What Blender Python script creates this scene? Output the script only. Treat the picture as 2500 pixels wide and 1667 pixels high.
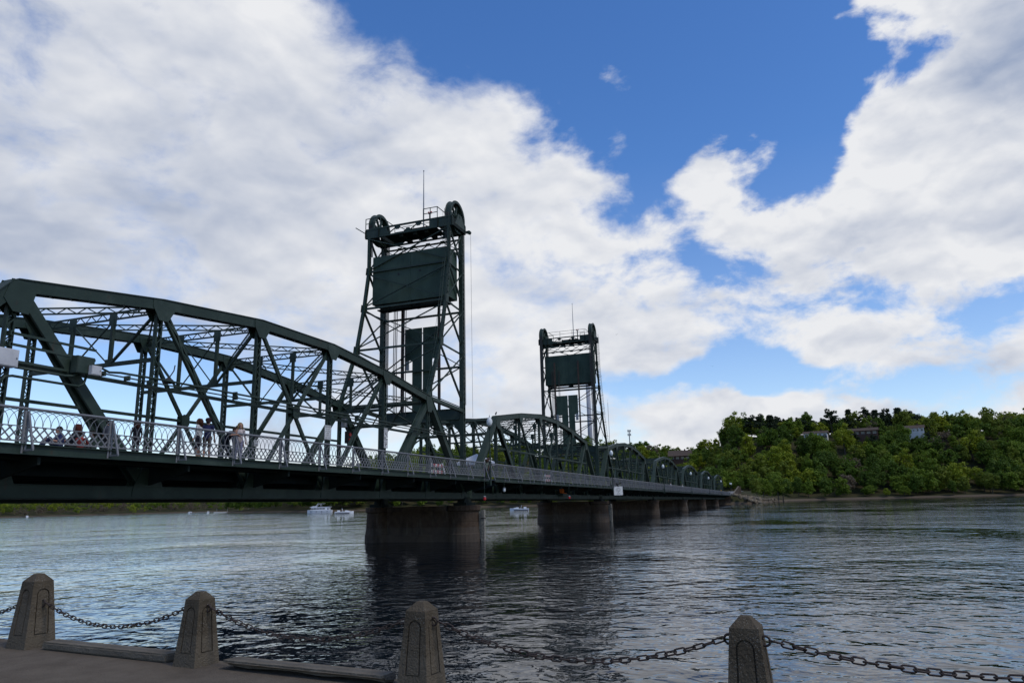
import bpy, bmesh, math, random
import numpy as np
from mathutils import Vector, Matrix

for o in list(bpy.data.objects):
    bpy.data.objects.remove(o)
scene = bpy.context.scene
COL = scene.collection
rad = math.radians
random.seed(7)
rng = np.random.default_rng(11)

# ------------------------------------------------------------------ camera
CAM_POS = Vector((-9.812, -24.001, 2.907))
YAW, PITCH, ROLL = rad(20.466), rad(12.617), rad(1.411)
fw = Vector((math.cos(YAW) * math.cos(PITCH), math.sin(YAW) * math.cos(PITCH), math.sin(PITCH)))
rt = Vector((math.sin(YAW), -math.cos(YAW), 0))
up = rt.cross(fw)
R_ = rt * math.cos(ROLL) - up * math.sin(ROLL)
U_ = rt * math.sin(ROLL) + up * math.cos(ROLL)
cam_data = bpy.data.cameras.new('camera')
cam = bpy.data.objects.new('camera', cam_data)
COL.objects.link(cam)
M = Matrix((R_, U_, -fw)).transposed().to_4x4()
M.translation = CAM_POS
cam.matrix_world = M
cam_data.sensor_width = 36.0
cam_data.lens = 1747.3 / 2500 * 36.0
cam_data.clip_start = 0.1
cam_data.clip_end = 20000
scene.camera = cam

# ------------------------------------------------------------------ sun, exposure
SUN_AZ, SUN_EL = rad(-104), rad(54)
sun_dir = Vector((math.cos(SUN_AZ) * math.cos(SUN_EL), math.sin(SUN_AZ) * math.cos(SUN_EL), math.sin(SUN_EL)))
sd = bpy.data.lights.new('sun', 'SUN')
sd.energy = 1.5
sd.angle = rad(12)
sd.color = (1.0, 0.95, 0.86)
sun = bpy.data.objects.new('sun', sd)
COL.objects.link(sun)
sun.rotation_euler = (-sun_dir).to_track_quat('-Z', 'Y').to_euler()
sun.location = (0, -60, 80)
scene.view_settings.view_transform = 'Standard'
scene.view_settings.look = 'None'
scene.view_settings.exposure = 0.0
scene.view_settings.gamma = 1.0
scene.view_settings.use_curve_mapping = False
scene.cycles.max_bounces = 6
scene.cycles.transparent_max_bounces = 8

# ------------------------------------------------------------------ world: sky with broken cloud, by compass direction and height
SKY_EL= [1, 3, 5, 7, 9, 11.5, 14, 17, 20, 23, 26, 29.5, 33, 37, 41]
SKY_COV="""79 79 79 79 79 79 79 79 79 79 79 79 79 79 79 79 79 79 79 79 79 79 79 79 79 79 79 79 79 79
85 83 82 80 78 78 79 79 79 79 79 79 79 79 79 79 79 79 79 79 79 79 79 79 79 79 79 79 79 79
74 78 82 70 65 63 74 83 90 92 91 86 79 79 79 79 79 79 79 79 77 73 70 65 60 65 65 59 57 54
71 64 60 52 32 34 65 85 91 96 97 88 79 80 82 81 81 79 78 77 69 58 47 35 23 33 33 21 17 13
88 85 82 70 78 71 52 17 2 9 34 53 66 77 85 85 86 80 71 69 55 43 33 22 11 19 15 25 30 35
81 63 53 54 75 83 80 68 52 67 89 98 95 90 90 89 89 89 89 89 84 70 60 54 55 55 57 65 69 69
71 77 82 85 77 47 51 51 59 75 86 92 97 99 99 99 99 99 99 99 99 95 91 87 81 81 84 69 70 76
99 92 87 96 99 92 92 81 54 54 68 63 72 93 99 99 99 99 99 99 99 99 99 95 94 98 92 98 99 99
99 99 99 99 99 99 92 74 87 76 78 92 99 99 99 99 99 99 99 99 99 99 99 99 99 99 98 99 99 99
99 99 99 99 99 88 34 44 84 82 35 52 84 99 99 99 99 99 99 99 99 99 99 99 99 99 99 99 99 99
99 99 99 85 80 65 14 40 53 44 11 42 70 90 99 99 99 99 99 99 99 99 99 99 99 99 99 99 99 99
99 99 75 28 41 15 1 13 16 0 2 52 44 61 87 99 99 99 99 99 99 99 99 99 99 99 99 99 99 99
99 99 99 99 95 56 17 0 0 0 4 36 21 20 32 46 62 78 88 94 99 99 99 99 99 99 99 99 99 99
99 99 99 99 99 31 4 0 0 0 0 0 0 0 0 2 9 22 35 52 74 99 99 99 99 99 99 99 99 99
99 99 99 99 88 18 0 0 0 0 0 0 0 0 0 0 0 8 22 42 69 99 99 99 99 99 99 99 99 99"""
SKY_BRI="""79 79 79 79 79 79 79 79 79 79 79 79 79 79 79 79 79 88 89 89 65 59 59 59 59 59 59 59 59 59
85 83 82 80 79 79 79 79 79 79 79 79 79 79 79 79 79 88 89 89 66 59 59 59 59 59 59 59 59 59
89 89 89 81 79 79 79 79 79 79 82 82 79 79 79 79 79 88 89 87 63 56 56 56 56 55 55 54 54 53
69 69 70 73 76 78 79 83 86 88 92 87 79 80 82 81 79 86 86 79 56 47 47 47 46 45 44 43 42 41
78 75 73 68 69 69 72 78 79 80 83 82 79 82 89 88 79 76 71 67 47 40 40 40 40 40 40 40 40 40
87 82 79 70 68 69 75 78 79 79 79 80 81 80 79 78 69 69 69 62 46 40 40 40 40 40 40 40 41 48
80 83 85 87 83 79 79 79 79 84 85 87 89 86 79 79 79 72 70 69 56 49 50 57 71 72 75 66 69 63
69 72 74 78 72 71 79 84 83 88 89 89 89 89 87 79 79 79 72 69 69 63 58 60 64 64 59 41 40 40
64 69 69 77 80 86 86 89 89 87 87 88 89 89 89 87 79 79 79 73 63 58 53 50 50 50 42 41 47 53
36 48 61 78 90 96 82 84 85 77 78 79 85 89 89 88 79 79 73 64 54 49 48 50 50 61 85 59 54 51
20 20 42 80 89 93 77 74 75 69 69 77 86 85 84 89 87 73 63 60 55 46 46 54 56 60 60 52 50 51
30 26 36 69 81 77 70 67 64 65 67 76 78 79 79 80 80 87 75 64 58 56 62 73 77 76 65 58 61 65
30 30 39 61 83 83 73 64 59 59 60 65 67 72 77 78 78 77 73 73 74 74 70 70 69 69 69 69 69 69
30 30 45 67 87 81 71 63 59 59 59 59 59 59 61 64 63 63 73 83 91 97 88 79 70 69 69 69 69 69
30 30 52 72 88 78 69 61 59 59 59 59 59 59 59 59 59 59 72 83 92 98 89 81 71 69 69 69 69 69"""
SKY_AZ0, SKY_AZ1 = -22.0, 64.0
world = bpy.data.worlds.new('World')
scene.world = world
world.use_nodes = True
nt = world.node_tree
nt.nodes.clear()
def N(t, **kw):
    n = nt.nodes.new(t)
    for k, v in kw.items():
        setattr(n, k, v)
    return n
def L(a, b):
    nt.links.new(a, b)
def put(sock, v):
    if isinstance(v, (int, float)):
        sock.default_value = v
    elif isinstance(v, (tuple, list)):
        sock.default_value = v
    else:
        L(v, sock)
def mth(op, a, b=0.0, c=None, clamp=False):
    n = N('ShaderNodeMath', operation=op, use_clamp=clamp)
    put(n.inputs[0], a); put(n.inputs[1], b)
    if c is not None:
        put(n.inputs[2], c)
    return n.outputs[0]
def mixc(f, a, b):
    n = N('ShaderNodeMix', data_type='RGBA')
    n.clamp_factor = True
    put(n.inputs['Factor'], f); put(n.inputs[6], a); put(n.inputs[7], b)
    return n.outputs[2]
def mrange(v, a, b, c=0.0, d=1.0, smooth=False):
    n = N('ShaderNodeMapRange')
    n.interpolation_type = 'SMOOTHSTEP' if smooth else 'LINEAR'
    n.clamp = True
    put(n.inputs[0], v); n.inputs[1].default_value = a; n.inputs[2].default_value = b
    n.inputs[3].default_value = c; n.inputs[4].default_value = d
    return n.outputs[0]
tc = N('ShaderNodeTexCoord')
nrm = N('ShaderNodeVectorMath', operation='NORMALIZE')
L(tc.outputs['Generated'], nrm.inputs[0])
DIR = nrm.outputs[0]
sx = N('ShaderNodeSeparateXYZ'); L(DIR, sx.inputs[0])
def wnoise(scale, detail, rough, zs=2.0, off=(0, 0, 0), dist=0.0, lac=2.0):
    m = N('ShaderNodeMapping')
    m.inputs['Scale'].default_value = (1, 1, zs)
    m.inputs['Location'].default_value = off
    L(DIR, m.inputs[0])
    n = N('ShaderNodeTexNoise')
    n.inputs['Scale'].default_value = scale
    n.inputs['Detail'].default_value = detail
    n.inputs['Roughness'].default_value = rough
    n.inputs['Lacunarity'].default_value = lac
    n.inputs['Distortion'].default_value = dist
    L(m.outputs[0], n.inputs['Vector'])
    return n.outputs['Fac']
az = mth('MULTIPLY', mth('ARCTAN2', sx.outputs[1], sx.outputs[0]), 180 / math.pi)
el = mth('MULTIPLY', mth('ARCSINE', sx.outputs[2]), 180 / math.pi)
w1 = wnoise(9, 3, .55, 1.6, (3, 1, 0))
w2 = wnoise(9, 3, .55, 1.6, (0, 7, 2))
azw = mth('ADD', az, mth('MULTIPLY', mth('SUBTRACT', w1, .5), 7.0))
elw = mth('ADD', el, mth('MULTIPLY', mth('SUBTRACT', w2, .5), mrange(el, 0, 20, 2.0, 6.0)))
tt = mrange(azw, SKY_AZ0, SKY_AZ1)
cov_rows = [[int(v) / 99 for v in r.split()] for r in SKY_COV.split('\n')]
bri_rows = [[int(v) / 99 for v in r.split()] for r in SKY_BRI.split('\n')]
acc = None
for j, e in enumerate(SKY_EL):
    rp = N('ShaderNodeValToRGB')
    cr = rp.color_ramp
    cr.interpolation = 'CARDINAL'
    n = len(cov_rows[j])
    for i in range(n):
        s = cr.elements[i] if i < 2 else cr.elements.new(i / (n - 1))
        s.position = i / (n - 1)
    for i in range(n):
        cr.elements[i].color = (cov_rows[j][i], bri_rows[j][i], 0, 1)
    L(tt, rp.inputs[0])
    if acc is None:
        acc = rp.outputs[0]
    else:
        acc = mixc(mrange(elw, SKY_EL[j - 1], e), acc, rp.outputs[0])
# away from the part of the sky described above the same broken cloud goes on
inside = mth('MULTIPLY', mth('MULTIPLY', mrange(azw, SKY_AZ0 - 12, SKY_AZ0 + 1), mrange(azw, SKY_AZ1 - 1, SKY_AZ1 + 12, 1, 0)), mrange(elw, 40, 52, 1, 0))
big = wnoise(1.6, 3, .5, 1.3, (5, 5, 5))
acc = mixc(inside, mixc(mrange(big, .42, .62), (.12, .45, 0, 1), (.85, .35, 0, 1)), acc)
sc = N('ShaderNodeSeparateColor'); L(acc, sc.inputs[0])
COVER, BRIGHT = sc.outputs[0], sc.outputs[1]
nz = wnoise(7.5, 11, .60, 1.7, (1.3, .4, .2), .25)
nfine = wnoise(26, 8, .62, 1.7, (4, 2, 1), .2)
dens = mth('ADD', COVER, mth('ADD', mth('MULTIPLY', mth('SUBTRACT', nz, .5), 1.35), mth('MULTIPLY', mth('SUBTRACT', nfine, .5), .30)))
soft = mrange(az, 4, 22, .74, 1.02)       # the bank on the left frays out, the heaps on the right have firm edges
alpha = mrange(mth('DIVIDE', mth('SUBTRACT', dens, .46), mth('SUBTRACT', soft, .46)), 0, 1, 0, 1, True)
s0 = wnoise(5.0, 4, .48, 1.8, (2.3, .9, .6), .3)
s1 = wnoise(5.0, 4, .48, 1.8, (2.3 + .012, .9 + .004, .6 - .05), .3)
e0 = wnoise(17.0, 5, .5, 1.8, (8.3, .2, .6), .3)
e1 = wnoise(17.0, 5, .5, 1.8, (8.3 + .004, .2 + .002, .6 - .02), .3)
emb = mth('ADD', mth('MULTIPLY', mth('SUBTRACT', s0, s1), 1.1), mth('MULTIPLY', mth('SUBTRACT', e0, e1), mrange(az, 2, 20, .75, .40)))
shade = mth('ADD', mth('ADD', BRIGHT, emb), mth('MULTIPLY', mth('SUBTRACT', s0, .5), .55))
shade = mth('ADD', shade, mrange(dens, .6, 1.0, .16, 0.0))
cc = mixc(mrange(shade, .05, 1.0), (1.85, 2.35, 3.45, 1), (5.55, 5.62, 5.8, 1))
sky = N('ShaderNodeTexSky', sky_type='NISHITA')
sky.sun_disc = False
sky.sun_elevation = SUN_EL
sky.sun_rotation = math.atan2(sun_dir.x, sun_dir.y)
sky.altitude = 200
sky.air_density = 1.0
sky.dust_density = 0.5
sky.ozone_density = 3.5
bg = N('ShaderNodeBackground')
bg.inputs['Strength'].default_value = 0.15
hs = N('ShaderNodeHueSaturation')
L(mrange(el, 4, 26, 1.04, 1.24), hs.inputs['Saturation'])
hs.inputs['Hue'].default_value = 0.508
hs.inputs['Value'].default_value = 1.13
L(sky.outputs[0], hs.inputs['Color'])
L(mixc(alpha, hs.outputs[0], cc), bg.inputs['Color'])
wo = N('ShaderNodeOutputWorld')
L(bg.outputs[0], wo.inputs['Surface'])

# ------------------------------------------------------------------ helpers
class MB:
    def __init__(s):
        s.v = []; s.f = []; s.m = []
        s.cur = 0
    def add(s, vs, fs):
        o = len(s.v)
        s.v += [tuple(v) for v in vs]
        s.f += [tuple(i + o for i in f) for f in fs]
        s.m += [s.cur] * len(fs)
    def box(s, x0, x1, y0, y1, z0, z1):
        s.add([(x0, y0, z0), (x1, y0, z0), (x1, y1, z0), (x0, y1, z0), (x0, y0, z1), (x1, y0, z1), (x1, y1, z1), (x0, y1, z1)],
              [(0, 3, 2, 1), (4, 5, 6, 7), (0, 1, 5, 4), (1, 2, 6, 5), (2, 3, 7, 6), (3, 0, 4, 7)])
    def beam(s, p, q, w, h, upv=(0, 0, 1), ws=None, off=(0, 0)):
        # rectangular bar; w along d x up, h along up
        p = Vector(p); q = Vector(q)
        d = (q - p).normalized(); u = Vector(upv)
        a = d.cross(u)
        if a.length < 1e-4:
            a = d.cross(Vector((1, 0, 0)))
        a.normalize(); b = a.cross(d)
        p = p + a * off[0] + b * off[1]; q = q + a * off[0] + b * off[1]
        vs = []
        for c, k in ((p, 1), (q, ws or 1)):
            for sa, sb in ((-1, -1), (1, -1), (1, 1), (-1, 1)):
                vs.append(c + a * (sa * w / 2 * k) + b * (sb * h / 2 * k))
        s.add(vs, [(0, 1, 2, 3), (7, 6, 5, 4), (0, 4, 5, 1), (1, 5, 6, 2), (2, 6, 7, 3), (3, 7, 4, 0)])
    def tube(s, pts, r, n=6, cap=True):
        pts = [Vector(p) for p in pts]
        rs = r if isinstance(r, (list, tuple)) else [r] * len(pts)
        rings = []
        for i, p in enumerate(pts):
            d = (pts[min(i + 1, len(pts) - 1)] - pts[max(i - 1, 0)])
            d = d.normalized() if d.length > 1e-9 else Vector((0, 0, 1))
            a = d.cross(Vector((0, 0, 1)))
            if a.length < .05:
                a = d.cross(Vector((1, 0, 0)))
            a.normalize(); b = a.cross(d)
            rings.append([p + a * (math.cos(2 * math.pi * k / n) * rs[i]) + b * (math.sin(2 * math.pi * k / n) * rs[i]) for k in range(n)])
        vs = [v for rg in rings for v in rg]
        fs = []
        for i in range(len(pts) - 1):
            for k in range(n):
                fs.append((i * n + k, i * n + (k + 1) % n, (i + 1) * n + (k + 1) % n, (i + 1) * n + k))
        if cap:
            fs.append(tuple(range(n))[::-1]); fs.append(tuple((len(pts) - 1) * n + k for k in range(n)))
        s.add(vs, fs)
    def prism(s, poly, axis, c0, c1):
        # poly: 2D points in the plane of the two other axes
        n = len(poly)
        def mk(u, v, c):
            return {'X': (c, u, v), 'Y': (u, c, v), 'Z': (u, v, c)}[axis]
        vs = [mk(u, v, c0) for u, v in poly] + [mk(u, v, c1) for u, v in poly]
        s.add(vs, [tuple(range(n)), tuple(range(2 * n - 1, n - 1, -1))] + [(i, i + n, (i + 1) % n + n, (i + 1) % n) for i in range(n)])
    def lathe(s, prof, c=(0, 0, 0), n=12, axis='Z'):
        vs = []; c = Vector(c)
        for r, z in prof:
            for k in range(n):
                t = 2 * math.pi * k / n
                if axis == 'Z':
                    vs.append(c + Vector((r * math.cos(t), r * math.sin(t), z)))
                elif axis == 'Y':
                    vs.append(c + Vector((r * math.cos(t), z, r * math.sin(t))))
                else:
                    vs.append(c + Vector((z, r * math.cos(t), r * math.sin(t))))
        fs = []
        for i in range(len(prof) - 1):
            for k in range(n):
                fs.append((i * n + k, i * n + (k + 1) % n, (i + 1) * n + (k + 1) % n, (i + 1) * n + k))
        fs.append(tuple(range(n))[::-1]); fs.append(tuple((len(prof) - 1) * n + k for k in range(n)))
        s.add(vs, fs)
    def mesh(s, name, mats, shear=0.0, fixn=True, smooth=False):
        me = bpy.data.meshes.new(name)
        vs = [(x, y, z + shear * x) for x, y, z in s.v] if shear else s.v
        me.from_pydata(vs, [], s.f)
        for m in (mats if isinstance(mats, (list, tuple)) else [mats]):
            me.materials.append(m)
        if any(s.m):
            me.polygons.foreach_set('material_index', s.m)
        if fixn:
            bm = bmesh.new(); bm.from_mesh(me)
            bmesh.ops.recalc_face_normals(bm, faces=bm.faces)
            bm.to_mesh(me); bm.free()
        if smooth:
            me.polygons.foreach_set('use_smooth', [True] * len(me.polygons))
        return me
    def build(s, name, mats, parent=None, shear=0.0, smooth=False, loc=None, kind=None):
        return link(name, s.mesh(name, mats, shear, True, smooth), parent, loc, kind)
def link(name, data, parent=None, loc=None, kind=None, rot=None, scale=None):
    o = bpy.data.objects.new(name, data)
    COL.objects.link(o)
    if parent is not None:
        o.parent = parent
    if loc is not None:
        o.location = loc
    if rot is not None:
        o.rotation_euler = rot
    if scale is not None:
        o.scale = scale
    if kind:
        o['kind'] = kind
    return o
def thing(name, label, cat, loc=(0, 0, 0), group=None, data=None, rot=None):
    o = link(name, data, None, loc, None, rot)
    return tag(o, label, cat, group)
def tag(o, label, cat, group=None):
    o['label'] = label; o['category'] = cat
    if group:
        o['group'] = group
    return o
KIDS = {}
def copy_tree(o, parent=None):
    c = o.copy(); COL.objects.link(c)
    if parent is not None:
        c.parent = parent
        c.matrix_parent_inverse = o.matrix_parent_inverse
    for ch in o.children:
        copy_tree(ch, c)
    return c

# ------------------------------------------------------------------ materials
def mat(name, col, rough=.6, col2=None, nscale=3.0, spec=.4, metal=0.0, bump=0.0, bscale=40.0, detail=6, lo=.35, hi=.65, coord='Object', coat=0):
    m = bpy.data.materials.new(name); m.use_nodes = True
    t = m.node_tree; b = t.nodes['Principled BSDF']
    b.inputs['Roughness'].default_value = rough
    b.inputs['Specular IOR Level'].default_value = spec
    b.inputs['Metallic'].default_value = metal
    b.inputs['Base Color'].default_value = (*col, 1)
    tcn = t.nodes.new('ShaderNodeTexCoord')
    if col2 is not None:
        n = t.nodes.new('ShaderNodeTexNoise'); n.inputs['Scale'].default_value = nscale; n.inputs['Detail'].default_value = detail
        n.inputs['Roughness'].default_value = .62
        t.links.new(tcn.outputs[coord], n.inputs['Vector'])
        r = t.nodes.new('ShaderNodeMapRange'); r.inputs[1].default_value = lo; r.inputs[2].default_value = hi
        t.links.new(n.outputs['Fac'], r.inputs[0])
        x = t.nodes.new('ShaderNodeMix'); x.data_type = 'RGBA'
        x.inputs[6].default_value = (*col, 1); x.inputs[7].default_value = (*col2, 1)
        t.links.new(r.outputs[0], x.inputs['Factor'])
        t.links.new(x.outputs[2], b.inputs['Base Color'])
    if bump:
        n2 = t.nodes.new('ShaderNodeTexNoise'); n2.inputs['Scale'].default_value = bscale; n2.inputs['Detail'].default_value = 6
        t.links.new(tcn.outputs[coord], n2.inputs['Vector'])
        bp = t.nodes.new('ShaderNodeBump'); bp.inputs['Strength'].default_value = bump; bp.inputs['Distance'].default_value = .02
        t.links.new(n2.outputs['Fac'], bp.inputs['Height'])
        t.links.new(bp.outputs[0], b.inputs['Normal'])
    return m
GREEN = mat('green_steel_paint', (.012, .026, .017), .55, (.019, .036, .025), 1.4, .35, bump=.15, bscale=9)
GREEN2 = mat('green_plate_paint', (.016, .036, .023), .6, (.030, .055, .038), .8, .3, bump=.25, bscale=2.2)
UNDER = mat('underside_dark', (.007, .012, .010), .8, (.012, .018, .015), 1.0, .2)  # near-black green for floor beams, stringers, bearings and other low parts
def weather(m, col, scale, lo, hi, amt, stretch=(1, 1, 1), rnd=False):
    # blotches of a second colour: rust, chalked paint, run-off streaks
    t = m.node_tree; b = t.nodes['Principled BSDF']; src = b.inputs['Base Color'].links[0].from_socket
    tcn = t.nodes.new('ShaderNodeNewGeometry'); mp = t.nodes.new('ShaderNodeMapping'); mp.inputs['Scale'].default_value = stretch
    t.links.new(tcn.outputs['Position'], mp.inputs[0])
    n = t.nodes.new('ShaderNodeTexNoise'); n.inputs['Scale'].default_value = scale; n.inputs['Detail'].default_value = 8; n.inputs['Roughness'].default_value = .68
    t.links.new(mp.outputs[0], n.inputs['Vector'])
    r = t.nodes.new('ShaderNodeMapRange'); r.inputs[1].default_value = lo; r.inputs[2].default_value = hi; r.inputs[4].default_value = amt
    t.links.new(n.outputs['Fac'], r.inputs[0])
    x = t.nodes.new('ShaderNodeMix'); x.data_type = 'RGBA'; x.inputs[7].default_value = (*col, 1)
    t.links.new(r.outputs[0], x.inputs['Factor']); t.links.new(src, x.inputs[6]); t.links.new(x.outputs[2], b.inputs['Base Color'])
weather(GREEN, (.042, .060, .046), .35, .52, .68, .7)
weather(GREEN, (.050, .026, .014), 2.2, .62, .70, .6, (1, 1, .45))
weather(GREEN2, (.048, .076, .052), .5, .50, .66, .6, (1, 1, .25))
weather(GREEN2, (.042, .026, .016), 3.0, .62, .70, .5, (1, 1, .12))
RUST = mat('rusted_steel', (.07, .045, .035), .8, (.035, .03, .028), 3, .2)
RAILM = mat('grey_rail_paint', (.140, .143, .152), .5, (.185, .188, .196), 2.5, .4)
DECKM = mat('bridge_deck_concrete', (.16, .155, .15), .85, (.22, .21, .2), 1.2, .2)
ROPE = mat('wire_rope', (.03, .03, .03), .6, None)
WHITEP = mat('white_enamel', (.55, .55, .56), .45, (.44, .44, .45), 2.2, .4)
SIGNW = mat('sign_white', (.62, .63, .62), .5, (.5, .5, .49), 4, .3)
BLACK = mat('black_ink', (.012, .012, .012), .6, None)
GREYP = mat('galvanised_grey', (.25, .26, .27), .5, (.18, .19, .2), 5, .4, .3)
def stone_mat(name, c1, c2, c3, zsplit=None, speck=0.0):
    m = mat(name, c1, .9, c2, 2.6, .15, bump=.9, bscale=45, detail=10)
    t = m.node_tree; b = t.nodes['Principled BSDF']
    src = b.inputs['Base Color'].links[0].from_socket
    tcn = t.nodes.new('ShaderNodeTexCoord')
    oi = t.nodes.new('ShaderNodeObjectInfo'); sc_ = t.nodes.new('ShaderNodeVectorMath'); sc_.operation = 'MULTIPLY_ADD'
    sc_.inputs[1].default_value = (7, 3, 5); t.links.new(oi.outputs['Random'], sc_.inputs[0]); t.links.new(tcn.outputs['Object'], sc_.inputs[2])
    for n_ in t.nodes:
        if n_.type == 'TEX_NOISE':
            t.links.new(sc_.outputs[0], n_.inputs['Vector'])
    if speck:
        v = t.nodes.new('ShaderNodeTexVoronoi'); v.inputs['Scale'].default_value = 70
        t.links.new(sc_.outputs[0], v.inputs['Vector'])
        n = t.nodes.new('ShaderNodeTexNoise'); n.inputs['Scale'].default_value = 9
        t.links.new(sc_.outputs[0], n.inputs['Vector'])
        r = t.nodes.new('ShaderNodeMapRange'); r.inputs[1].default_value = .30; r.inputs[2].default_value = .16; r.inputs[4].default_value = speck
        t.links.new(v.outputs['Distance'], r.inputs[0])
        r3 = t.nodes.new('ShaderNodeMath'); r3.operation = 'MULTIPLY'
        t.links.new(r.outputs[0], r3.inputs[0]); 
        r4 = t.nodes.new('ShaderNodeMapRange'); r4.inputs[1].default_value = .42; r4.inputs[2].default_value = .62
        t.links.new(n.outputs['Fac'], r4.inputs[0]); t.links.new(r4.outputs[0], r3.inputs[1])
        x = t.nodes.new('ShaderNodeMix'); x.data_type = 'RGBA'; x.inputs[7].default_value = (.24, .23, .20, 1)
        t.links.new(r3.outputs[0], x.inputs['Factor']); t.links.new(src, x.inputs[6])
        src = x.outputs[2]
    if zsplit is not None:
        s3 = t.nodes.new('ShaderNodeSeparateXYZ'); t.links.new(tcn.outputs['Object'], s3.inputs[0])
        n = t.nodes.new('ShaderNodeTexNoise'); n.inputs['Scale'].default_value = 2.5; n.inputs['Detail'].default_value = 5
        t.links.new(sc_.outputs[0], n.inputs['Vector'])
        a = t.nodes.new('ShaderNodeMath'); a.operation = 'MULTIPLY_ADD'; a.inputs[1].default_value = .12 ; 
        t.links.new(n.outputs['Fac'], a.inputs[0]); t.links.new(s3.outputs[2], a.inputs[2])
        r = t.nodes.new('ShaderNodeMapRange'); r.inputs[1].default_value = zsplit + .04; r.inputs[2].default_value = zsplit + .08
        t.links.new(a.outputs[0], r.inputs[0])
        x = t.nodes.new('ShaderNodeMix'); x.data_type = 'RGBA'; x.inputs[6].default_value = (*c3, 1)
        # old high-water stain: the washed lower part is paler
        y = t.nodes.new('ShaderNodeMix'); y.data_type = 'RGBA'; y.inputs['Factor'].default_value = .55
        t.links.new(src, y.inputs[6]); y.inputs[7].default_value = (*c3, 1)
        t.links.new(r.outputs[0], x.inputs['Factor']); t.links.new(y.outputs[2], x.inputs[6]); t.links.new(src, x.inputs[7])
        src = x.outputs[2]
    t.links.new(src, b.inputs['Base Color'])
    return m
PIERM = stone_mat('pier_concrete', (.050, .034, .024), (.075, .054, .038), (.085, .072, .06), 1.1)
BOLM = stone_mat('bollard_concrete', (.060, .047, .031), (.100, .080, .055), (.125, .103, .074), .30, .85)
weather(PIERM, (.13, .12, .105), 1.1, .55, .68, .6, (1, 1, .2))
weather(PIERM, (.02, .016, .013), .8, .52, .7, .7, (1, 1, .35))
QUAYM = stone_mat('quay_concrete', (.088, .070, .051), (.125, .102, .076), (.16, .15, .13), None, .15)
KERBM = stone_mat('kerb_concrete', (.110, .092, .068), (.160, .138, .106), (.16, .15, .13), None, .3)

# ------------------------------------------------------------------ bridge: truss spans
G = -0.00508          # the bridge falls gently towards the far bank
P = 6.1
W = 7.5
HT = [None, 10.534, 11.41, 11.965, 11.965, 11.41, 10.534]
ZL = 3.68             # bottom chord centre
SPAN = 7 * P
def laced(mb, ml, p, q, n, a, chord=.075, pitch=.36, bar=.05, two=0.0, flange=.0):
    """two parallel angles a apart in the plane with normal n, joined by zigzag lacing bars"""
    p = Vector(p); q = Vector(q); d = (q - p); ln = d.length; d.normalize(); n = Vector(n)
    s = d.cross(n).normalized(); n = s.cross(d).normalized()
    dep = two if two else chord
    for k in (-1, 1):
        o = s * (k * (a / 2 - chord / 2))
        if two:
            mb.beam(p + o * 1.0 + s * (k * (chord / 2 - .012)), q + o + s * (k * (chord / 2 - .012)), .024, two, n)
            for e in (-1, 1):
                mb.beam(p + o - s * (k * .012) + n * (e * (two / 2 - .012)), q + o - s * (k * .012) + n * (e * (two / 2 - .012)), chord - .024, .024, n)
        else:
            mb.beam(p + o, q + o, chord, chord, n)
    nb = max(2, int(round(ln / pitch)))
    for face in ((-1, 1) if two else (0,)):
        off = n * (face * (dep / 2 + .008))
        for i in range(nb):
            k = 1 if i % 2 == 0 else -1
            b0 = p + d * (ln * i / nb) + s * (k * (a / 2 - chord * .5)) + off
            b1 = p + d * (ln * (i + 1) / nb) - s * (k * (a / 2 - chord * .5)) + off
            ml.beam(b0, b1, bar, .012, n)
def boxm(mb, p, q, w, h, upv=(0, 0, 1)):
    mb.beam(p, q, w, h, upv)
def gplate(mb, cx, cz, y, poly, t=.02):
    mb.prism([(cx + u, cz + v) for u, v in poly], 'Y', y - t / 2, y + t / 2)

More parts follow.
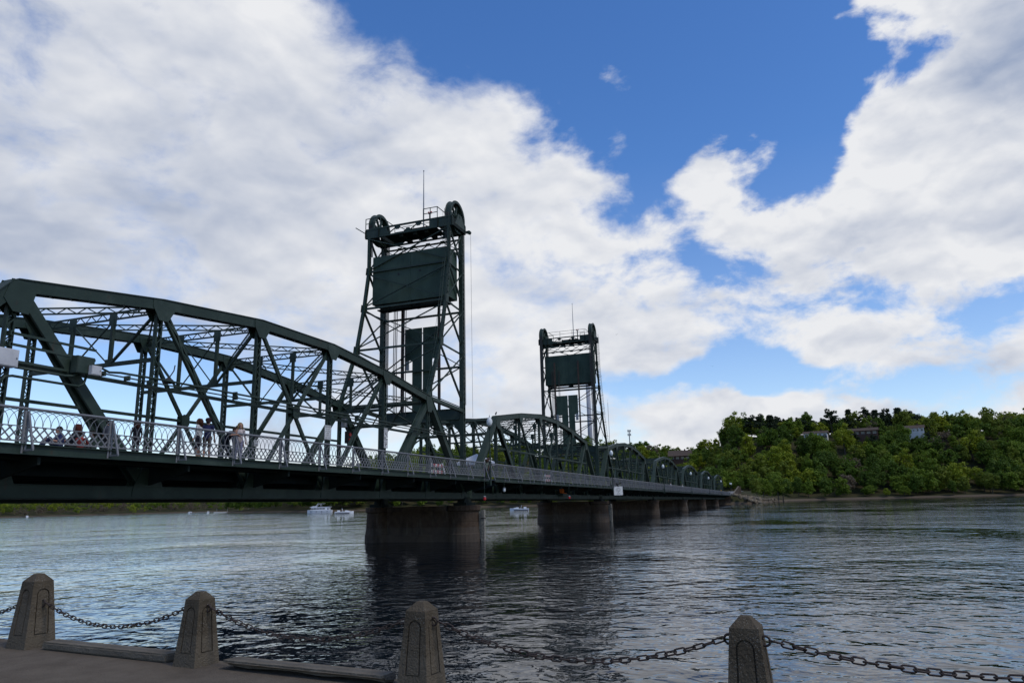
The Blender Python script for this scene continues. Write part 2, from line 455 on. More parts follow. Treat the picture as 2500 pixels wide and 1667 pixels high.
def make_span(name, label, cat, group):
    root = thing(name, label, cat, (0, 0, 0), group)
    def part(nm, mb, m=GREEN, parent=root, kind=None):
        return mb.build(nm, m, parent, G, kind=kind)
    U = lambda i, y: Vector((i * P, y, HT[i]))
    Lo = lambda i, y: Vector((i * P, y, ZL))
    for y in (0.0, W):
        for i in range(1, 6):
            mb = MB(); ml = MB()
            a, b = U(i, y), U(i + 1, y)
            for k in (-1, 1):
                mb.beam(a, b, .03, .40, (0, 0, 1), off=(k * .22, -.02))
            mb.beam(a, b, .56, .035, (0, 0, 1), off=(0, .20))
            for k in (-1, 1):
                mb.beam(a, b, .09, .02, (0, 0, 1), off=(k * .20, -.231))
            o = part('top_chord', mb)
            nb = 16
            d = b - a
            for j in range(nb):
                k = 1 if j % 2 == 0 else -1
                z = Vector((0, 0, -.25))
                ml.beam(a + d * (j / nb) + Vector((0, k * .2, 0)) + z, a + d * ((j + 1) / nb) + Vector((0, -k * .2, 0)) + z, .06, .012)
            part('lacing', ml, parent=o, kind='stuff')
        for a, b in ((Lo(0, y), U(1, y)), (Lo(7, y), U(6, y))):
            mb = MB()
            for k in (-1, 1):
                mb.beam(a, b, .03, .42, (0, 0, 1), off=(k * .22, 0))
            mb.beam(a, b, .56, .035, (0, 0, 1), off=(0, .228))
            mb.beam(a, b, .40, .02, (0, 0, 1), off=(0, -.15))
            part('end_post', mb)
        for i in range(1, 7):
            mb = MB(); ml = MB()
            laced(mb, ml, Lo(i, y), U(i, y) + Vector((0, 0, -.22)), (0, 1, 0), .32, .065, .30, .045, .17)
            o = part('vertical_post', mb)
            part('lacing', ml, parent=o, kind='stuff')
        for i, j, heavy in ((1, 2, 2), (2, 3, 1), (3, 4, 0), (4, 3, 0), (5, 4, 1), (6, 5, 2)):
            mb = MB(); ml = MB()
            a, b = U(i, y), Lo(j, y)
            if heavy == 2:
                for k in (-1, 1):
                    mb.beam(a, b, .10, .38, (0, 0, 1), off=(k * .15, 0))
                mb.beam(a, b, .24, .02, (0, 0, 1), off=(0, .13))
                part('diagonal_brace', mb)
            else:
                aa = .27 if heavy else .21
                laced(mb, ml, a, b, (0, 1, 0), aa, .09, .75, .09, .11 + .05 * heavy)
                o = part('diagonal_brace', mb)
                part('lacing', ml, parent=o, kind='stuff')
        # bottom chord with its cover plates
        for i in range(7):
            mb = MB()
            a, b = Lo(i, y), Lo(i + 1, y)
            for k in (-1, 1):
                mb.beam(a, b, .03, .46, (0, 0, 1), off=(k * .19, 0))
                mb.beam(a, b, .08, .02, (0, 0, 1), off=(k * .235, -.22))
                mb.beam(a, b, .08, .02, (0, 0, 1), off=(k * .235, .22))
            mb.beam(a, b, .34, .02, (0, 0, 1), off=(0, -.245))
            part('bottom_chord', mb)
        # mid-height strut
        mb = MB(); ml = MB()
        zm = 7.87
        laced(mb, ml, (P * 1.02, y, zm), (P * 5.98, y, zm), (0, 0, 1), .26, .07, .5, .05)
        mb.beam((P, y - .1, zm), (P * 6, y - .1, zm), .02, .16)
        o = part('mid_strut', mb)
        part('lacing', ml, parent=o, kind='stuff')
        # gusset plates
        for i in range(1, 7):
            if i == 1:
                poly = [(-.45, -.55), (-.1, -.95), (.45, -.95), (.62, -.2), (.62, .14), (-.25, .16)]
            elif i == 6:
                poly = [(.45, -.55), (.1, -.95), (-.45, -.95), (-.62, -.2), (-.62, .14), (.25, .16)]
            else:
                poly = [(-.55, -.20), (-.20, -.72), (.26, -.72), (.58, -.20), (.55, .12), (-.55, .12)]
            sl = 0
            mb = MB()
            for k in (-1, 1):
                gplate(mb, i * P, HT[i], y + k * .246, poly)
            part('gusset_plate', mb)
        mb = MB()
        for k in (-1, 1):
            gplate(mb, 3.5 * P, zm + .03, y + k * .17, [(-.28, -.22), (-.16, -.34), (.16, -.34), (.28, -.22), (.28, .22), (.16, .34), (-.16, .34), (-.28, .22)])
        part('gusset_plate', mb)
        for i in range(0, 8):
            mb = MB()
            for k in (-1, 1):
                gplate(mb, i * P, ZL, y + k * .215, [(-.75, -.16), (.75, -.16), (.75, .1), (.35, 1.0), (-.35, 1.0), (-.75, .1)])
            part('gusset_plate', mb)
    # top struts, sway frames, laterals
    for i in range(1, 7):
        mb = MB(); ml = MB()
        laced(mb, ml, (i * P, .25, HT[i] - .2), (i * P, W - .25, HT[i] - .2), (1, 0, 0), .36, .07, .34, .045)
        o = part('cross_strut', mb); part('lacing', ml, parent=o, kind='stuff')
        if i in (2, 3, 4, 5):
            zb = 9.08
            mb = MB(); mb.beam((i * P, .15, zb), (i * P, W - .15, zb), .14, .16)
            part('sway_strut', mb)
            for yh in (2.55, 4.95):
                mb = MB(); mb.beam((i * P, yh, HT[i] - .35), (i * P, yh, zb), .14, .14, (1, 0, 0))
                mb.prism([(yh - .22, HT[i] - .62), (yh + .22, HT[i] - .62), (yh + .22, HT[i] - .06), (yh - .22, HT[i] - .06)], 'X', i * P - .05, i * P - .035)
                mb.prism([(yh - .2, zb - .05), (yh + .2, zb - .05), (yh + .2, zb + .22), (yh - .2, zb + .22)], 'X', i * P - .085, i * P - .072)
                part('sway_post', mb)
            for ya, za, yb, zc, t in ((.2, HT[i] - .4, 2.5, zb, .12), (W - .2, HT[i] - .4, 5.0, zb, .12), (2.6, HT[i] - .4, 4.9, zb, .06), (4.9, HT[i] - .4, 2.6, zb, .06)):
                mb = MB(); mb.beam((i * P + (.03 if yb > 3 else -.03), ya, za), (i * P + (.03 if yb > 3 else -.03), yb, zc), t * .6, t, (1, 0, 0))
                part('sway_brace', mb)
    for i in range(1, 6):
        for k in (0, 1):
            mb = MB(); ml = MB()
            a = Vector((i * P, .25 if k == 0 else W - .25, HT[i] - .12 - .05 * k)); b = Vector(((i + 1) * P, W - .25 if k == 0 else .25, HT[i + 1] - .12 - .05 * k))
            hz = (b - a).cross(Vector((0, 0, 1))).normalized()
            laced(mb, ml, a, b, hz, .30, .06, .36, .045)
            o = part('lateral_brace', mb); part('lacing', ml, parent=o, kind='stuff')
    # portals in the plane of the end posts
    for xa, xb, iu in ((0, P, 1), (7 * P, 6 * P, 6)):
        A = Vector((xb, 0, HT[iu])); B = Vector((xa, 0, ZL)); d = (B - A).normalized()
        mb = MB()
        t0 = A + d * .25; t1 = A + d * 2.0
        nn = Vector((0, 1, 0)).cross(d)
        for t in (t0, t1):
            mb.beam(t + Vector((0, .25, 0)), t + Vector((0, W - .25, 0)), .16, .2, nn)
        nx = 4
        for j in range(nx):
            y0 = .3 + (W - .6) * j / nx; y1 = .3 + (W - .6) * (j + 1) / nx
            mb.beam(t0 + Vector((0, y0, 0)), t1 + Vector((0, y1, 0)), .09, .05, nn)
            mb.beam(t0 + Vector((0, y1, 0)) + nn * .06, t1 + Vector((0, y0, 0)) + nn * .06, .09, .05, nn)
        for y, k in ((.25, 1), (W - .25, -1)):
            c = A + d * 2.0
            prev = None
            for j in range(7):
                an = j / 6 * math.pi / 2
                pt = c + Vector((0, y + k * (1.25 - 1.25 * math.cos(an)), 0)) + d * (1.25 - 1.25 * math.sin(an))
                if prev is not None:
                    mb.beam(prev, pt, .10, .10, nn)
                prev = pt
        part('portal_bracing', mb)
    # floor: beams, stringers, deck, cantilevered walkway
    for i in range(0, 8):
        mb = MB()
        x = i * P + (.25 if i == 0 else -.25 if i == 7 else 0)
        mb.box(x - .04, x + .04, -.2, W + .2, 3.72, 4.66)
        mb.box(x - .15, x + .15, .1, W - .1, 4.64, 4.70); mb.box(x - .15, x + .15, .1, W - .1, 3.70, 3.75)
        mb.prism([(-.22, 3.95), (-.22, 4.66), (-2.22, 4.66), (-2.22, 4.42)], 'X', x - .05, x + .05)
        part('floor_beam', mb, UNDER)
    for y in (.9, 2.3, 3.75, 5.2, 6.6):
        mb = MB(); mb.box(.3, SPAN - .3, y - .08, y + .08, 4.25, 4.72)
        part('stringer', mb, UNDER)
    for y in (-.75, -1.5):
        mb = MB(); mb.box(.05, SPAN - .05, y - .05, y + .05, 4.60, 4.84)
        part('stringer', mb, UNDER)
    mb = MB(); mb.box(.02, SPAN - .02, .36, W - .36, 4.73, 4.93)
    part('road_deck', mb, DECKM)
    for y in (.62, W - .62):
        mb = MB(); mb.box(.03, SPAN - .03, y - .11, y + .11, 4.932, 5.12)
        part('road_kerb', mb, DECKM)
    mb = MB(); mb.box(.02, SPAN - .02, -2.20, -.36, 4.845, 4.93)
    part('walkway_deck', mb, DECKM)
    mb = MB(); mb.box(.01, SPAN - .01, -2.30, -2.26, 4.70, 5.03)
    mb.box(.01, SPAN - .01, -2.38, -2.303, 4.995, 5.025); mb.box(.01, SPAN - .01, -2.38, -2.303, 4.70, 4.73)
    part('fascia_beam', mb)
    return root
FAR_K = .94
FARX = [86.72 + 40.45 * k for k in range(5)]
span1 = make_span('truss_span', 'long dark green truss span nearest the camera, running off the left edge', 'truss span', 'truss spans of the bridge')
lift = copy_tree(span1)
lift.name = 'lift_span'
lift['label'] = 'green truss lift span hanging between the two tall towers'
lift['category'] = 'lift span'
lift.location = (43.67, 0, G * 43.67)
far_labels = ['green truss span directly behind the far tower', 'second green truss span beyond the far tower', 'third green truss span beyond the far tower, middle of the receding arches',
              'fourth green truss span beyond the far tower, last but one before the shore', 'farthest and smallest green truss span, ending at the wooded bank']
for k, x0 in enumerate(FARX):
    c = copy_tree(span1)
    c['label'] = far_labels[k]
    c.location = (x0, 0, G * x0); c.scale = (FAR_K, 1, 1)

# ------------------------------------------------------------------ lift towers
def make_tower(T, s, label):
    root = thing('lift_tower', label, 'lift tower', (T, 0, G * T), 'lift towers')
    if s > 0:
        root.scale = (1, 1, 1)
    def part(nm, mb, m=GREEN, parent=root, kind=None):
        o = mb.build(nm, m, parent, kind=kind)
        return o
    X = lambda x: x * s       # x measured from the front legs towards the back legs
    def V(x, y, z): return Vector((X(x), y, z))
    back = [(2.4, 25.6), (2.4, 22.4), (3.05, 19.0), (4.0, 15.3), (6.1, 10.75)]
    yl = (0.0, W)
    for y in yl:
        mb = MB(); ml = MB()
        laced(mb, ml, V(0, y, 4.2), V(0, y, 26.0), (0, 1, 0), .42, .1, .42, .06, .34)
        mb.beam(V(.06, y, 4.2), V(.06, y, 26.0), .2, .02, (1, 0, 0))
        mb.beam(V(-.30, y, 9.5), V(-.30, y, 26.0), .12, .12, (1, 0, 0))
        o = part('front_leg', mb); part('lacing', ml, parent=o, kind='stuff')
        mb = MB(); ml = MB()
        for j in range(4):
            (xa, za), (xb, zb) = back[j], back[j + 1]
            laced(mb, ml, V(xa, y, za), V(xb, y, zb), (0, 1, 0), .28, .08, .28, .055, .22)
            for k in (-1, 1):
                mb.prism([(X(xb - .25), zb - .3), (X(xb + .3), zb - .3), (X(xb + .2), zb + .35), (X(xb - .3), zb + .35)], 'Y', y + k * .135 - .01, y + k * .135 + .01)
        o = part('back_leg', mb); part('lacing', ml, parent=o, kind='stuff')
        # side bracing
        for j in range(4):
            (xa, za), (xb, zb) = back[j], back[j + 1]
            mb = MB(); ml = MB()
            laced(mb, ml, V(xa, y, za - .2), V(0, y, zb + .3), (0, 1, 0), .2, .055, .2, .04, .10)
            o = part('side_brace', mb); part('lacing', ml, parent=o, kind='stuff')
            mb = MB(); mb.beam(V(0, y - .1, za - (.4 if j else .1)), V(xb, y - .1, zb + .2), .07, .10)
            part('side_brace', mb)
            if j < 3:
                mb = MB(); mb.beam(V(0, y + .12, zb - .25), V(xb, y + .12, zb), .08, .13)
                part('side_strut', mb)
        mb = MB(); mb.beam(V(0, y, 10.35), V(6.1, y, 10.72), .3, .26)
        part('tie_strut', mb)
    # back face
    for j in range(4):
        (xa, za), (xb, zb) = back[j], back[j + 1]
        for k in (0, 1):
            mb = MB(); o_ = .05 if k else -.05
            mb.beam(V(xa + .05 + o_, yl[k], za - .25), V(xb + .05 + o_, yl[1 - k], zb + .15), .07, .11, (1, 0, 0))
            part('face_brace', mb)
        if j < 3:
            mb = MB(); mb.beam(V(xb, .15, zb), V(xb, W - .15, zb), .12, .16)
            part('face_strut', mb)
    # front face
    for za, zb in ((18.6, 14.0), (14.0, 10.6)):
        for k in (0, 1):
            mb = MB(); mb.beam(V(.05 - .1 * k, yl[k], za), V(.05 - .1 * k, yl[1 - k], zb), .07, .11, (1, 0, 0))
            part('face_brace', mb)
        mb = MB(); mb.beam(V(0, .2, za), V(0, W - .2, za), .14, .16)
        part('face_strut', mb)
    # lattice girder above the counterweight
    mb = MB()
    for z in (24.15, 24.95):
        mb.beam(V(.1, .2, z), V(.1, W - .2, z), .14, .12)
    for j in range(5):
        y0 = .3 + (W - .6) * j / 5; y1 = .3 + (W - .6) * (j + 1) / 5
        mb.beam(V(.06, y0, 24.15), V(.06, y1, 24.95), .05, .10, (1, 0, 0)); mb.beam(V(.14, y1, 24.15), V(.14, y0, 24.95), .05, .10, (1, 0, 0))
        mb.prism([(y1 - .22, 24.02), (y1 + .22, 24.02), (y1 + .12, 24.3), (y1 - .12, 24.3)], 'X', X(.19), X(.2))
        mb.prism([(y1 - .22, 25.08), (y1 + .22, 25.08), (y1 + .12, 24.8), (y1 - .12, 24.8)], 'X', X(.19), X(.2))
    part('lattice_girder', mb)
    # head frame: back and front girders, end plates, walkway and handrail
    for x in (-.05, 2.45):
        mb = MB()
        for z in (25.45, 26.2):
            mb.beam(V(x, -.35, z), V(x, W + .35, z), .16, .12)
        for j, (y0, y1) in enumerate(((1.7, 2.75), (2.75, 3.75), (3.75, 4.75), (4.75, 5.8))):
            za, zb = (25.5, 26.15) if j % 2 == 0 else (26.15, 25.5)
            mb.beam(V(x, y0, za), V(x, y1, zb), .06, .09, (1, 0, 0))
            zq = 26.1 if j % 2 == 0 else 25.55
            sg = -1 if j % 2 == 0 else 1
            mb.prism([(y1 - .3, zq), (y1 + .3, zq), (y1 + .15, zq + sg * .28), (y1 - .15, zq + sg * .28)], 'X', X(x + .045), X(x + .06))
        for y0, y1 in ((-.4, 1.7), (5.8, W + .4)):
            mb.box(min(X(x - .05), X(x + .05)), max(X(x - .05), X(x + .05)), y0, y1, 25.40, 26.19)
        part('head_girder', mb)
    mb = MB()
    for y in (-.33, .95, W - .95, W + .33):
        mb.beam(V(-.2, y, 25.8), V(2.6, y, 25.8), .07, .7)
    mb.box(min(X(.3), X(2.1)), max(X(.3), X(2.1)), 1.3, W - 1.3, 25.52, 25.60)
    for y in (2.2, 3.3, 4.6):
        mb.beam(V(.3, y, 25.35), V(2.2, y, 25.35), .3, .25)
    mb.box(min(X(.7), X(1.7)), max(X(.7), X(1.7)), 2.2, 4.6, 25.605, 26.0)
    part('machinery_platform', mb, UNDER)
    mb = MB(); zt = 26.3
    for y0, y1 in ((-.3, .7) if False else (.9, 2.2), (W - .4, W + .35)):
        pass
    for (y0, y1) in ((1.0, 2.3), (W - 1.1, W + .35)):
        for z in (26.75, 27.2):
            mb.beam(V(2.5, y0, z), V(2.5, y1, z), .05, .05)
        for y in (y0, (y0 + y1) / 2, y1):
            mb.beam(V(2.5, y, 26.25), V(2.5, y, 27.2), .05, .05, (1, 0, 0))
        mb.beam(V(2.5, y0, 27.2), V(.2, y0, 27.2), .05, .05)
    for z in (26.7, 27.1):
        mb.beam(V(-.1, 1.0, z), V(-.1, W - 1.0, z), .04, .04)
    for y in (1.0, 2.8, 4.6, W - 1.0):
        mb.beam(V(-.1, y, 26.25), V(-.1, y, 27.1), .04, .04, (1, 0, 0))
    part('guard_rail', mb)
    # sheaves
    for y in (.1, W - .1):
        cx, cz, Rr = .95, 26.62, 1.42
        mb = MB()
        n = 40
        prof = [(Rr - .22, -.27), (Rr, -.27), (Rr + .02, -.22), (Rr - .05, -.18), (Rr - .05, .18), (Rr + .02, .22), (Rr, .27), (Rr - .22, .27), (Rr - .22, -.27)]
        vs = []; fs = []
        for i in range(n):
            t = 2 * math.pi * i / n
            for r, yy in prof:
                vs.append((X(cx + r * math.cos(t)), y + yy, cz + r * math.sin(t)))
        k = len(prof)
        for i in range(n):
            for j in range(k - 1):
                fs.append((i * k + j, ((i + 1) % n) * k + j, ((i + 1) % n) * k + j + 1, i * k + j + 1))
        mb.add(vs, fs)
        o = part('sheave', mb)
        ms = MB()
        for i in range(8):
            t = 2 * math.pi * (i + .3) / 8
            ms.beam(V(cx + .2 * math.cos(t), y, cz + .2 * math.sin(t)), V(cx + (Rr - .2) * math.cos(t), y, cz + (Rr - .2) * math.sin(t)), .14, .16, (0, 1, 0))
        part('spokes', ms, parent=o)
        ms = MB(); ms.lathe([(.28, -.36), (.28, .36)], (X(cx), y, cz), 12, 'Y'); ms.lathe([(.12, -.5), (.12, .5)], (X(cx), y, cz), 8, 'Y')
        part('hub', ms, parent=o)
        mb = MB()
        for k in (-1, 1):
            yy = y + k * .42
            mb.prism([(X(cx - 1.0), 25.75), (X(cx + 1.0), 25.75), (X(cx + .3), 26.75), (X(cx - .3), 26.75)], 'Y', yy - .05, yy + .05)
        part('sheave_bearing', mb)
        mb = MB()
        for i in range(8):
            yy = y - .2 + .4 * i / 7
            mb.tube([V(cx + Rr - .02, yy, cz), V(cx + Rr - .02, yy, 23.72)], .022, 5)
            mb.tube([V(cx - Rr + .02, yy, cz), V(cx - Rr + .02, yy, 10.9)], .022, 5)
        part('lifting_rope', mb, ROPE)
    # plates, guide posts, boxes in the plane of the front legs
    for y0, y1, y2 in ((2.35, 3.72, 2.85), (3.82, 5.45, 4.72)):
        lo, hi, nr = y0, y1, y2
        mb = MB()
        if y0 < 3:
            poly = [(y0, 15.0), (y0, 17.75), (y1, 17.75), (y1, 10.0), (nr, 10.0), (nr, 15.0)]
        else:
            poly = [(y0, 10.0), (y0, 17.75), (y1, 17.75), (y1, 15.0), (nr, 15.0), (nr, 10.0)]
        mb.prism(poly, 'X', X(-.20), X(-.26))
        for z in (11.3, 12.6, 13.8):
            mb.beam(V(-.185, min(nr, y0, y1) if False else (nr if y0 < 3 else y0), z), V(-.185, y1 if y0 < 3 else nr, z), .02, .06)
        part('hanging_plate', mb, GREEN2)
    for y in (2.15, 5.62):
        mb = MB(); mb.beam(V(-.1, y, 9.8), V(-.1, y, 22.6), .18, .2, (1, 0, 0))
        part('guide_post', mb, RUST)
    for y in (2.5, 5.3):
        mb = MB(); mb.box(min(X(-.42), X(-.27)), max(X(-.42), X(-.27)), y - .17, y + .17, 14.2, 15.1)
        part('switch_box', mb, GREYP)
    for y in (5.05, 5.2, 5.9, 6.05, 6.2):
        mb = MB(); mb.tube([V(.3, y, 10.2), V(.35, y + .03, 15), V(.3, y, 21.5)], .035, 5)
        part('cable', mb, ROPE)
    # deep portal girder across the foot
    mb = MB()
    mb.box(min(X(-.1), X(.1)), max(X(-.1), X(.1)), .25, W - .25, 9.75, 10.55)
    mb.box(min(X(-.2), X(.2)), max(X(-.2), X(.2)), .25, W - .25, 10.55, 10.60)
    mb.box(min(X(-.2), X(.2)), max(X(-.2), X(.2)), .25, W - .25, 9.70, 9.75)
    for y, k in ((.2, 1), (W - .2, -1)):
        mb.prism([(y, 8.4), (y, 9.7), (y + k * 1.3, 9.7), (y + k * .6, 9.3), (y + k * .25, 8.9)], 'X', X(-.05), X(.05))
    part('foot_girder', mb)
    # caged ladder up the near back leg
    mb = MB()
    path = [(x + .42, z) for x, z in back[:4]] + [(6.0, 11.3)]
    for k in (-.22, .22):
        mb.tube([V(x, -.05 + k, z + (1.2 if i == 0 else 0)) for i, (x, z) in enumerate(path)], .022, 5)
    for i in range(len(path) - 1):
        (xa, za), (xb, zb) = path[i], path[i + 1]
        nr_ = int((za - zb) / .35)
        for j in range(nr_):
            t = j / nr_
            mb.beam(V(xa + (xb - xa) * t, -.27, za + (zb - za) * t), V(xa + (xb - xa) * t, .17, za + (zb - za) * t), .025, .025)
        nh = max(1, int((za - zb) / 1.8))
        for j in range(nh):
            t = (j + .5) / nh
            x, z = xa + (xb - xa) * t, za + (zb - za) * t
            mb.tube([V(x + .36 * math.sin(a) * 2 * .5 + .0, -.05 + .36 * math.cos(a), z) for a in [math.pi * q / 8 for q in range(9)]], .018, 4)
    for a in (math.pi * .25, math.pi * .5, math.pi * .75):
        mb.tube([V(x + .36 * math.sin(a), -.05 + .36 * math.cos(a), z + (.9 if i == 0 else 0)) for i, (x, z) in enumerate(path[:4])], .012, 4)
    part('caged_ladder', mb)
    # mast and lamp standards on the head frame
    mb = MB(); mb.tube([V(1.2, 2.95, 26.0), V(1.2, 2.95, 28.5), V(1.2, 2.95, 31.3)], [.06, .05, .025], 8)
    mb.lathe([(.0, 0), (.05, .02), (.05, .12), (0, .14)], (X(1.2), 2.95, 31.3), 8)
    part('radio_mast', mb, GREYP)
    mb = MB(); mb.tube([V(1.2, 2.35, 26.0), V(1.2, 2.35, 27.35)], .07, 8); mb.beam(V(1.2, 2.2, 27.3), V(1.2, 2.5, 27.3), .05, .05)
    o = part('lamp_standard', mb)
    for yy in (2.22, 2.46):
        ml = MB(); ml.lathe([(.0, 0), (.07, .03), (.075, .13), (0, .19)], (X(1.2), yy, 27.33), 8)
        part('aviation_lamp', ml, REDLAMP, o)
    mb = MB(); mb.beam(V(-.1, -.45, 25.6), V(-1.0 if False else -.1, -.75, 25.6), .2, .2); mb.lathe([(.16, -.12), (.16, .12)], (X(-.1), -.72, 25.55), 10, 'X')
    mb.beam(V(2.4, W + .3, 25.85), V(2.9, W + 1.1, 26.4), .06, .06)
    part('cable_pulley', mb)
    mb = MB(); mb.tube([V(-.1, -.85, 25.5), V(-.1, -.85, 9.8)], .012, 4)
    part('pull_cord', mb, ROPE)
    # counterweight hangs inside on its ropes
    cw = thing('counterweight', 'big boxy green ' + ('counterweight hanging high in the near lift tower' if s < 0 else 'counterweight hanging high in the far lift tower'), 'counterweight', (T, 0, G * T), 'counterweights')
    def cpart(nm, mb, m=GREEN2): return mb.build(nm, m, cw)
    mb = MB(); mb.box(min(X(.4), X(2.3)), max(X(.4), X(2.3)), .22, 7.18, 19.5, 23.7)
    cpart('weight_box', mb)
    for yy in (3.65, ):
        mb = MB(); mb.box(min(X(2.302), X(2.325)), max(X(2.302), X(2.325)), yy - .05, yy + .05, 19.52, 23.68)
        cpart('seam_strip', mb)
        mb = MB(); mb.box(min(X(.375), X(.398)), max(X(.375), X(.398)), yy - .05, yy + .05, 19.52, 23.68)
        cpart('seam_strip', mb)
    mb = MB(); mb.box(min(X(2.302), X(2.345)), max(X(2.302), X(2.345)), .24, 7.16, 22.35, 22.48)
    cpart('seam_strip', mb)
    for yy, z in ((4.7, 21.9), (2.7, 21.95)):
        mb = MB(); mb.lathe([(.09, 0), (.09, .03)], (X(2.305) if s > 0 else X(2.305) - .03, yy, z), 10, 'X')
        cpart('pick_hole', mb, BLACK)
    mb = MB()
    for yy in (.9, 3.7, 6.5):
        mb.box(min(X(.5), X(2.2)), max(X(.5), X(2.2)), yy - .15, yy + .15, 19.2, 19.497)
    mb.box(min(X(.9), X(1.8)), max(X(.9), X(1.8)), .4, 7.0, 19.1, 19.197)
    cpart('bottom_beam', mb, UNDER)
    return root
def emit_free(name, col, rough=.3):
    return mat(name, col, rough, None, spec=.5)
REDLAMP = emit_free('red_lens', (.5, .02, .02))
tower1 = make_tower(42.697, -1, 'tall dark green lift tower nearer the camera, rising over the long truss')
tower2 = make_tower(86.722, 1, 'smaller-looking far green lift tower beyond the lift span')

# ------------------------------------------------------------------ piers
def make_pier(X, label, first=None):
    if first is not None:
        r = copy_tree(first); r.location = (X, 0, 0); r['label'] = label
        return r
    r = thing('bridge_pier', label, 'pier', (X, 0, 0), 'concrete river piers')
    def ring(hx, y0, y1, z, n=10):
        pts = []
        for k in range(n + 1):
            a = math.pi * k / n
            pts.append((hx * math.cos(a), y1 + hx * .9 * math.sin(a), z))
        for k in range(n + 1):
            a = math.pi + math.pi * k / n
            pts.append((hx * math.cos(a), y0 + hx * .9 * math.sin(a), z))
        return pts
    def stack(rings):
        mb = MB(); n = len(rings[0]); vs = [p for rg in rings for p in rg]; fs = []
        for i in range(len(rings) - 1):
            for k in range(n):
                fs.append((i * n + k, i * n + (k + 1) % n, (i + 1) * n + (k + 1) % n, (i + 1) * n + k))
        fs.append(tuple(range(n))[::-1]); fs.append(tuple((len(rings) - 1) * n + k for k in range(n)))
        mb.add(vs, fs); return mb
    y0, y1 = .05, 7.45
    def column(yc, hs):
        rs = []
        for hx, z in hs:
            rs.append([(hx * math.cos(2 * math.pi * k / 24), yc + hx * math.sin(2 * math.pi * k / 24), z) for k in range(24)])
        return stack(rs)
    for yc in (y0, y1):
        column(yc, [(1.38, -3), (1.34, .60), (1.30, .64), (1.22, 1.45), (1.205, 1.47), (1.205, 1.50), (1.22, 1.52), (1.18, 2.30)]).build('column', PIERM, r)
        column(yc, [(1.24, 2.303), (1.32, 2.36), (1.32, 2.70), (1.28, 2.74)]).build('column_cap', PIERM, r)
    mb = MB(); mb.box(-.78, .78, y0 + .9, y1 - .9, -3, 2.34); mb.box(-.92, .92, y0 + .9, y1 - .9, -3, .55); mb.build('web_wall', PIERM, r)
    mb = MB(); mb.box(-1.05, 1.05, y0 + 1.1, y1 - 1.1, 2.345, 2.72); mb.build('web_cap', PIERM, r)
    for y in (0, W):
        mb = MB(); mb.box(-.9, .9, y - .55, y + .55, 2.742, 2.95)
        mb.prism([(-.75, 2.95), (.75, 2.95), (.45, 3.36), (-.45, 3.36)], 'Y', y - .3, y + .3)
        mb.build('bearing', UNDER, r)
    return r
pier1 = make_pier(42.9, 'concrete river pier under the near lift tower, largest in view')
make_pier(86.5, 'concrete river pier under the far lift tower', pier1)
for k, lb in enumerate(('concrete pier next beyond the far lift tower pier', 'white-streaked concrete pier in the middle of the far row', 'second last concrete pier before the stone bank', 'last concrete river pier beside the abutment')):
    make_pier(FARX[k + 1] - .15, lb, pier1).location.z = -.15 * (k + 1)
make_pier(-.1, 'concrete pier at the left end of the long near truss', pier1)
# timber fenders at pier noses
TIMB = mat('weathered_timber', (.30, .28, .23), .9, (.14, .13, .11), 6, .1, detail=9)
for X, lb in ((43.0, 'pale weathered timber fender post on the nose of the largest pier'), (86.6, 'white peeling fender board on the nose of the far tower pier')):
    t = thing('fender_post', lb, 'fender', (X, -1.55, 0), 'pier fenders')
    mb = MB(); mb.box(-.14, .14, -.12, .12, -1.5, 2.35); mb.build('post', TIMB, t)
    mb = MB(); mb.box(-.10, .10, .125, .3, .2, 2.2); mb.build('backing_board', TIMB, t)
    mb = MB(); mb.box(-.17, .17, -.15, .15, 1.7, 1.76); mb.build('iron_band', RUST, t)

# ------------------------------------------------------------------ walkway railing
PS = 3.006
ZR = 6.097
YR = -2.30
NP = 11
PIT = PS / NP
mbh = MB()
hn = 9
mbh.tube([(3 * PIT * (.5 - .5 * math.cos(math.pi * k / hn)), 0, .495 * math.sin(math.pi * k / hn) ** .85) for k in range(hn + 1)], .0115, 3, False)
HOOP = mbh.mesh('hoop', RAILM)
mbh.add([], [])
def slat_mesh(sg):
    mb = MB(); mb.beam((0, sg * .008, 0), (sg * 1.5 * PIT, sg * .008, .44), .045, .012, (0, 1, 0)); return mb.mesh('lattice_slat', RAILM)
SLAT = [slat_mesh(1), slat_mesh(-1)]
def post_mesh():
    mb = MB()
    mb.beam((-.05, 0, -1.36), (-.05, 0, -.06), .055, .055, (1, 0, 0)); mb.beam((.05, 0, -1.30), (.05, 0, -.06), .055, .055, (1, 0, 0))
    return mb.mesh('post', RAILM)
def brace_mesh():
    mb = MB(); mb.beam((0.02, -.06, -.16), (.02, -.40, -1.25), .045, .06, (1, 0, 0)); mb.beam((.02, -.02, -1.27), (.02, -.42, -1.27), .05, .05)
    return mb.mesh('outrigger_brace', RAILM)
POST, BRACE = post_mesh(), brace_mesh()
def screen_mesh():
    mb = MB()
    for i in range(NP):
        x = i * PIT
        prev = None
        for k in range(7):
            a = math.pi * k / 6
            pt = Vector((x + 3 * PIT * (.5 - .5 * math.cos(a)), 0, -.545 + .495 * math.sin(a)))
            if prev is not None:
                mb.beam(prev, pt, .02, .02, (0, 1, 0))
            prev = pt
        mb.beam((x, .008, -.985), (x + 1.5 * PIT, .008, -.545), .045, .012, (0, 1, 0))
        mb.beam((x + 1.5 * PIT, -.008, -.985), (x, -.008, -.545), .045, .012, (0, 1, 0))
    return mb.mesh('railing_screen', RAILM)
SCREEN = screen_mesh()
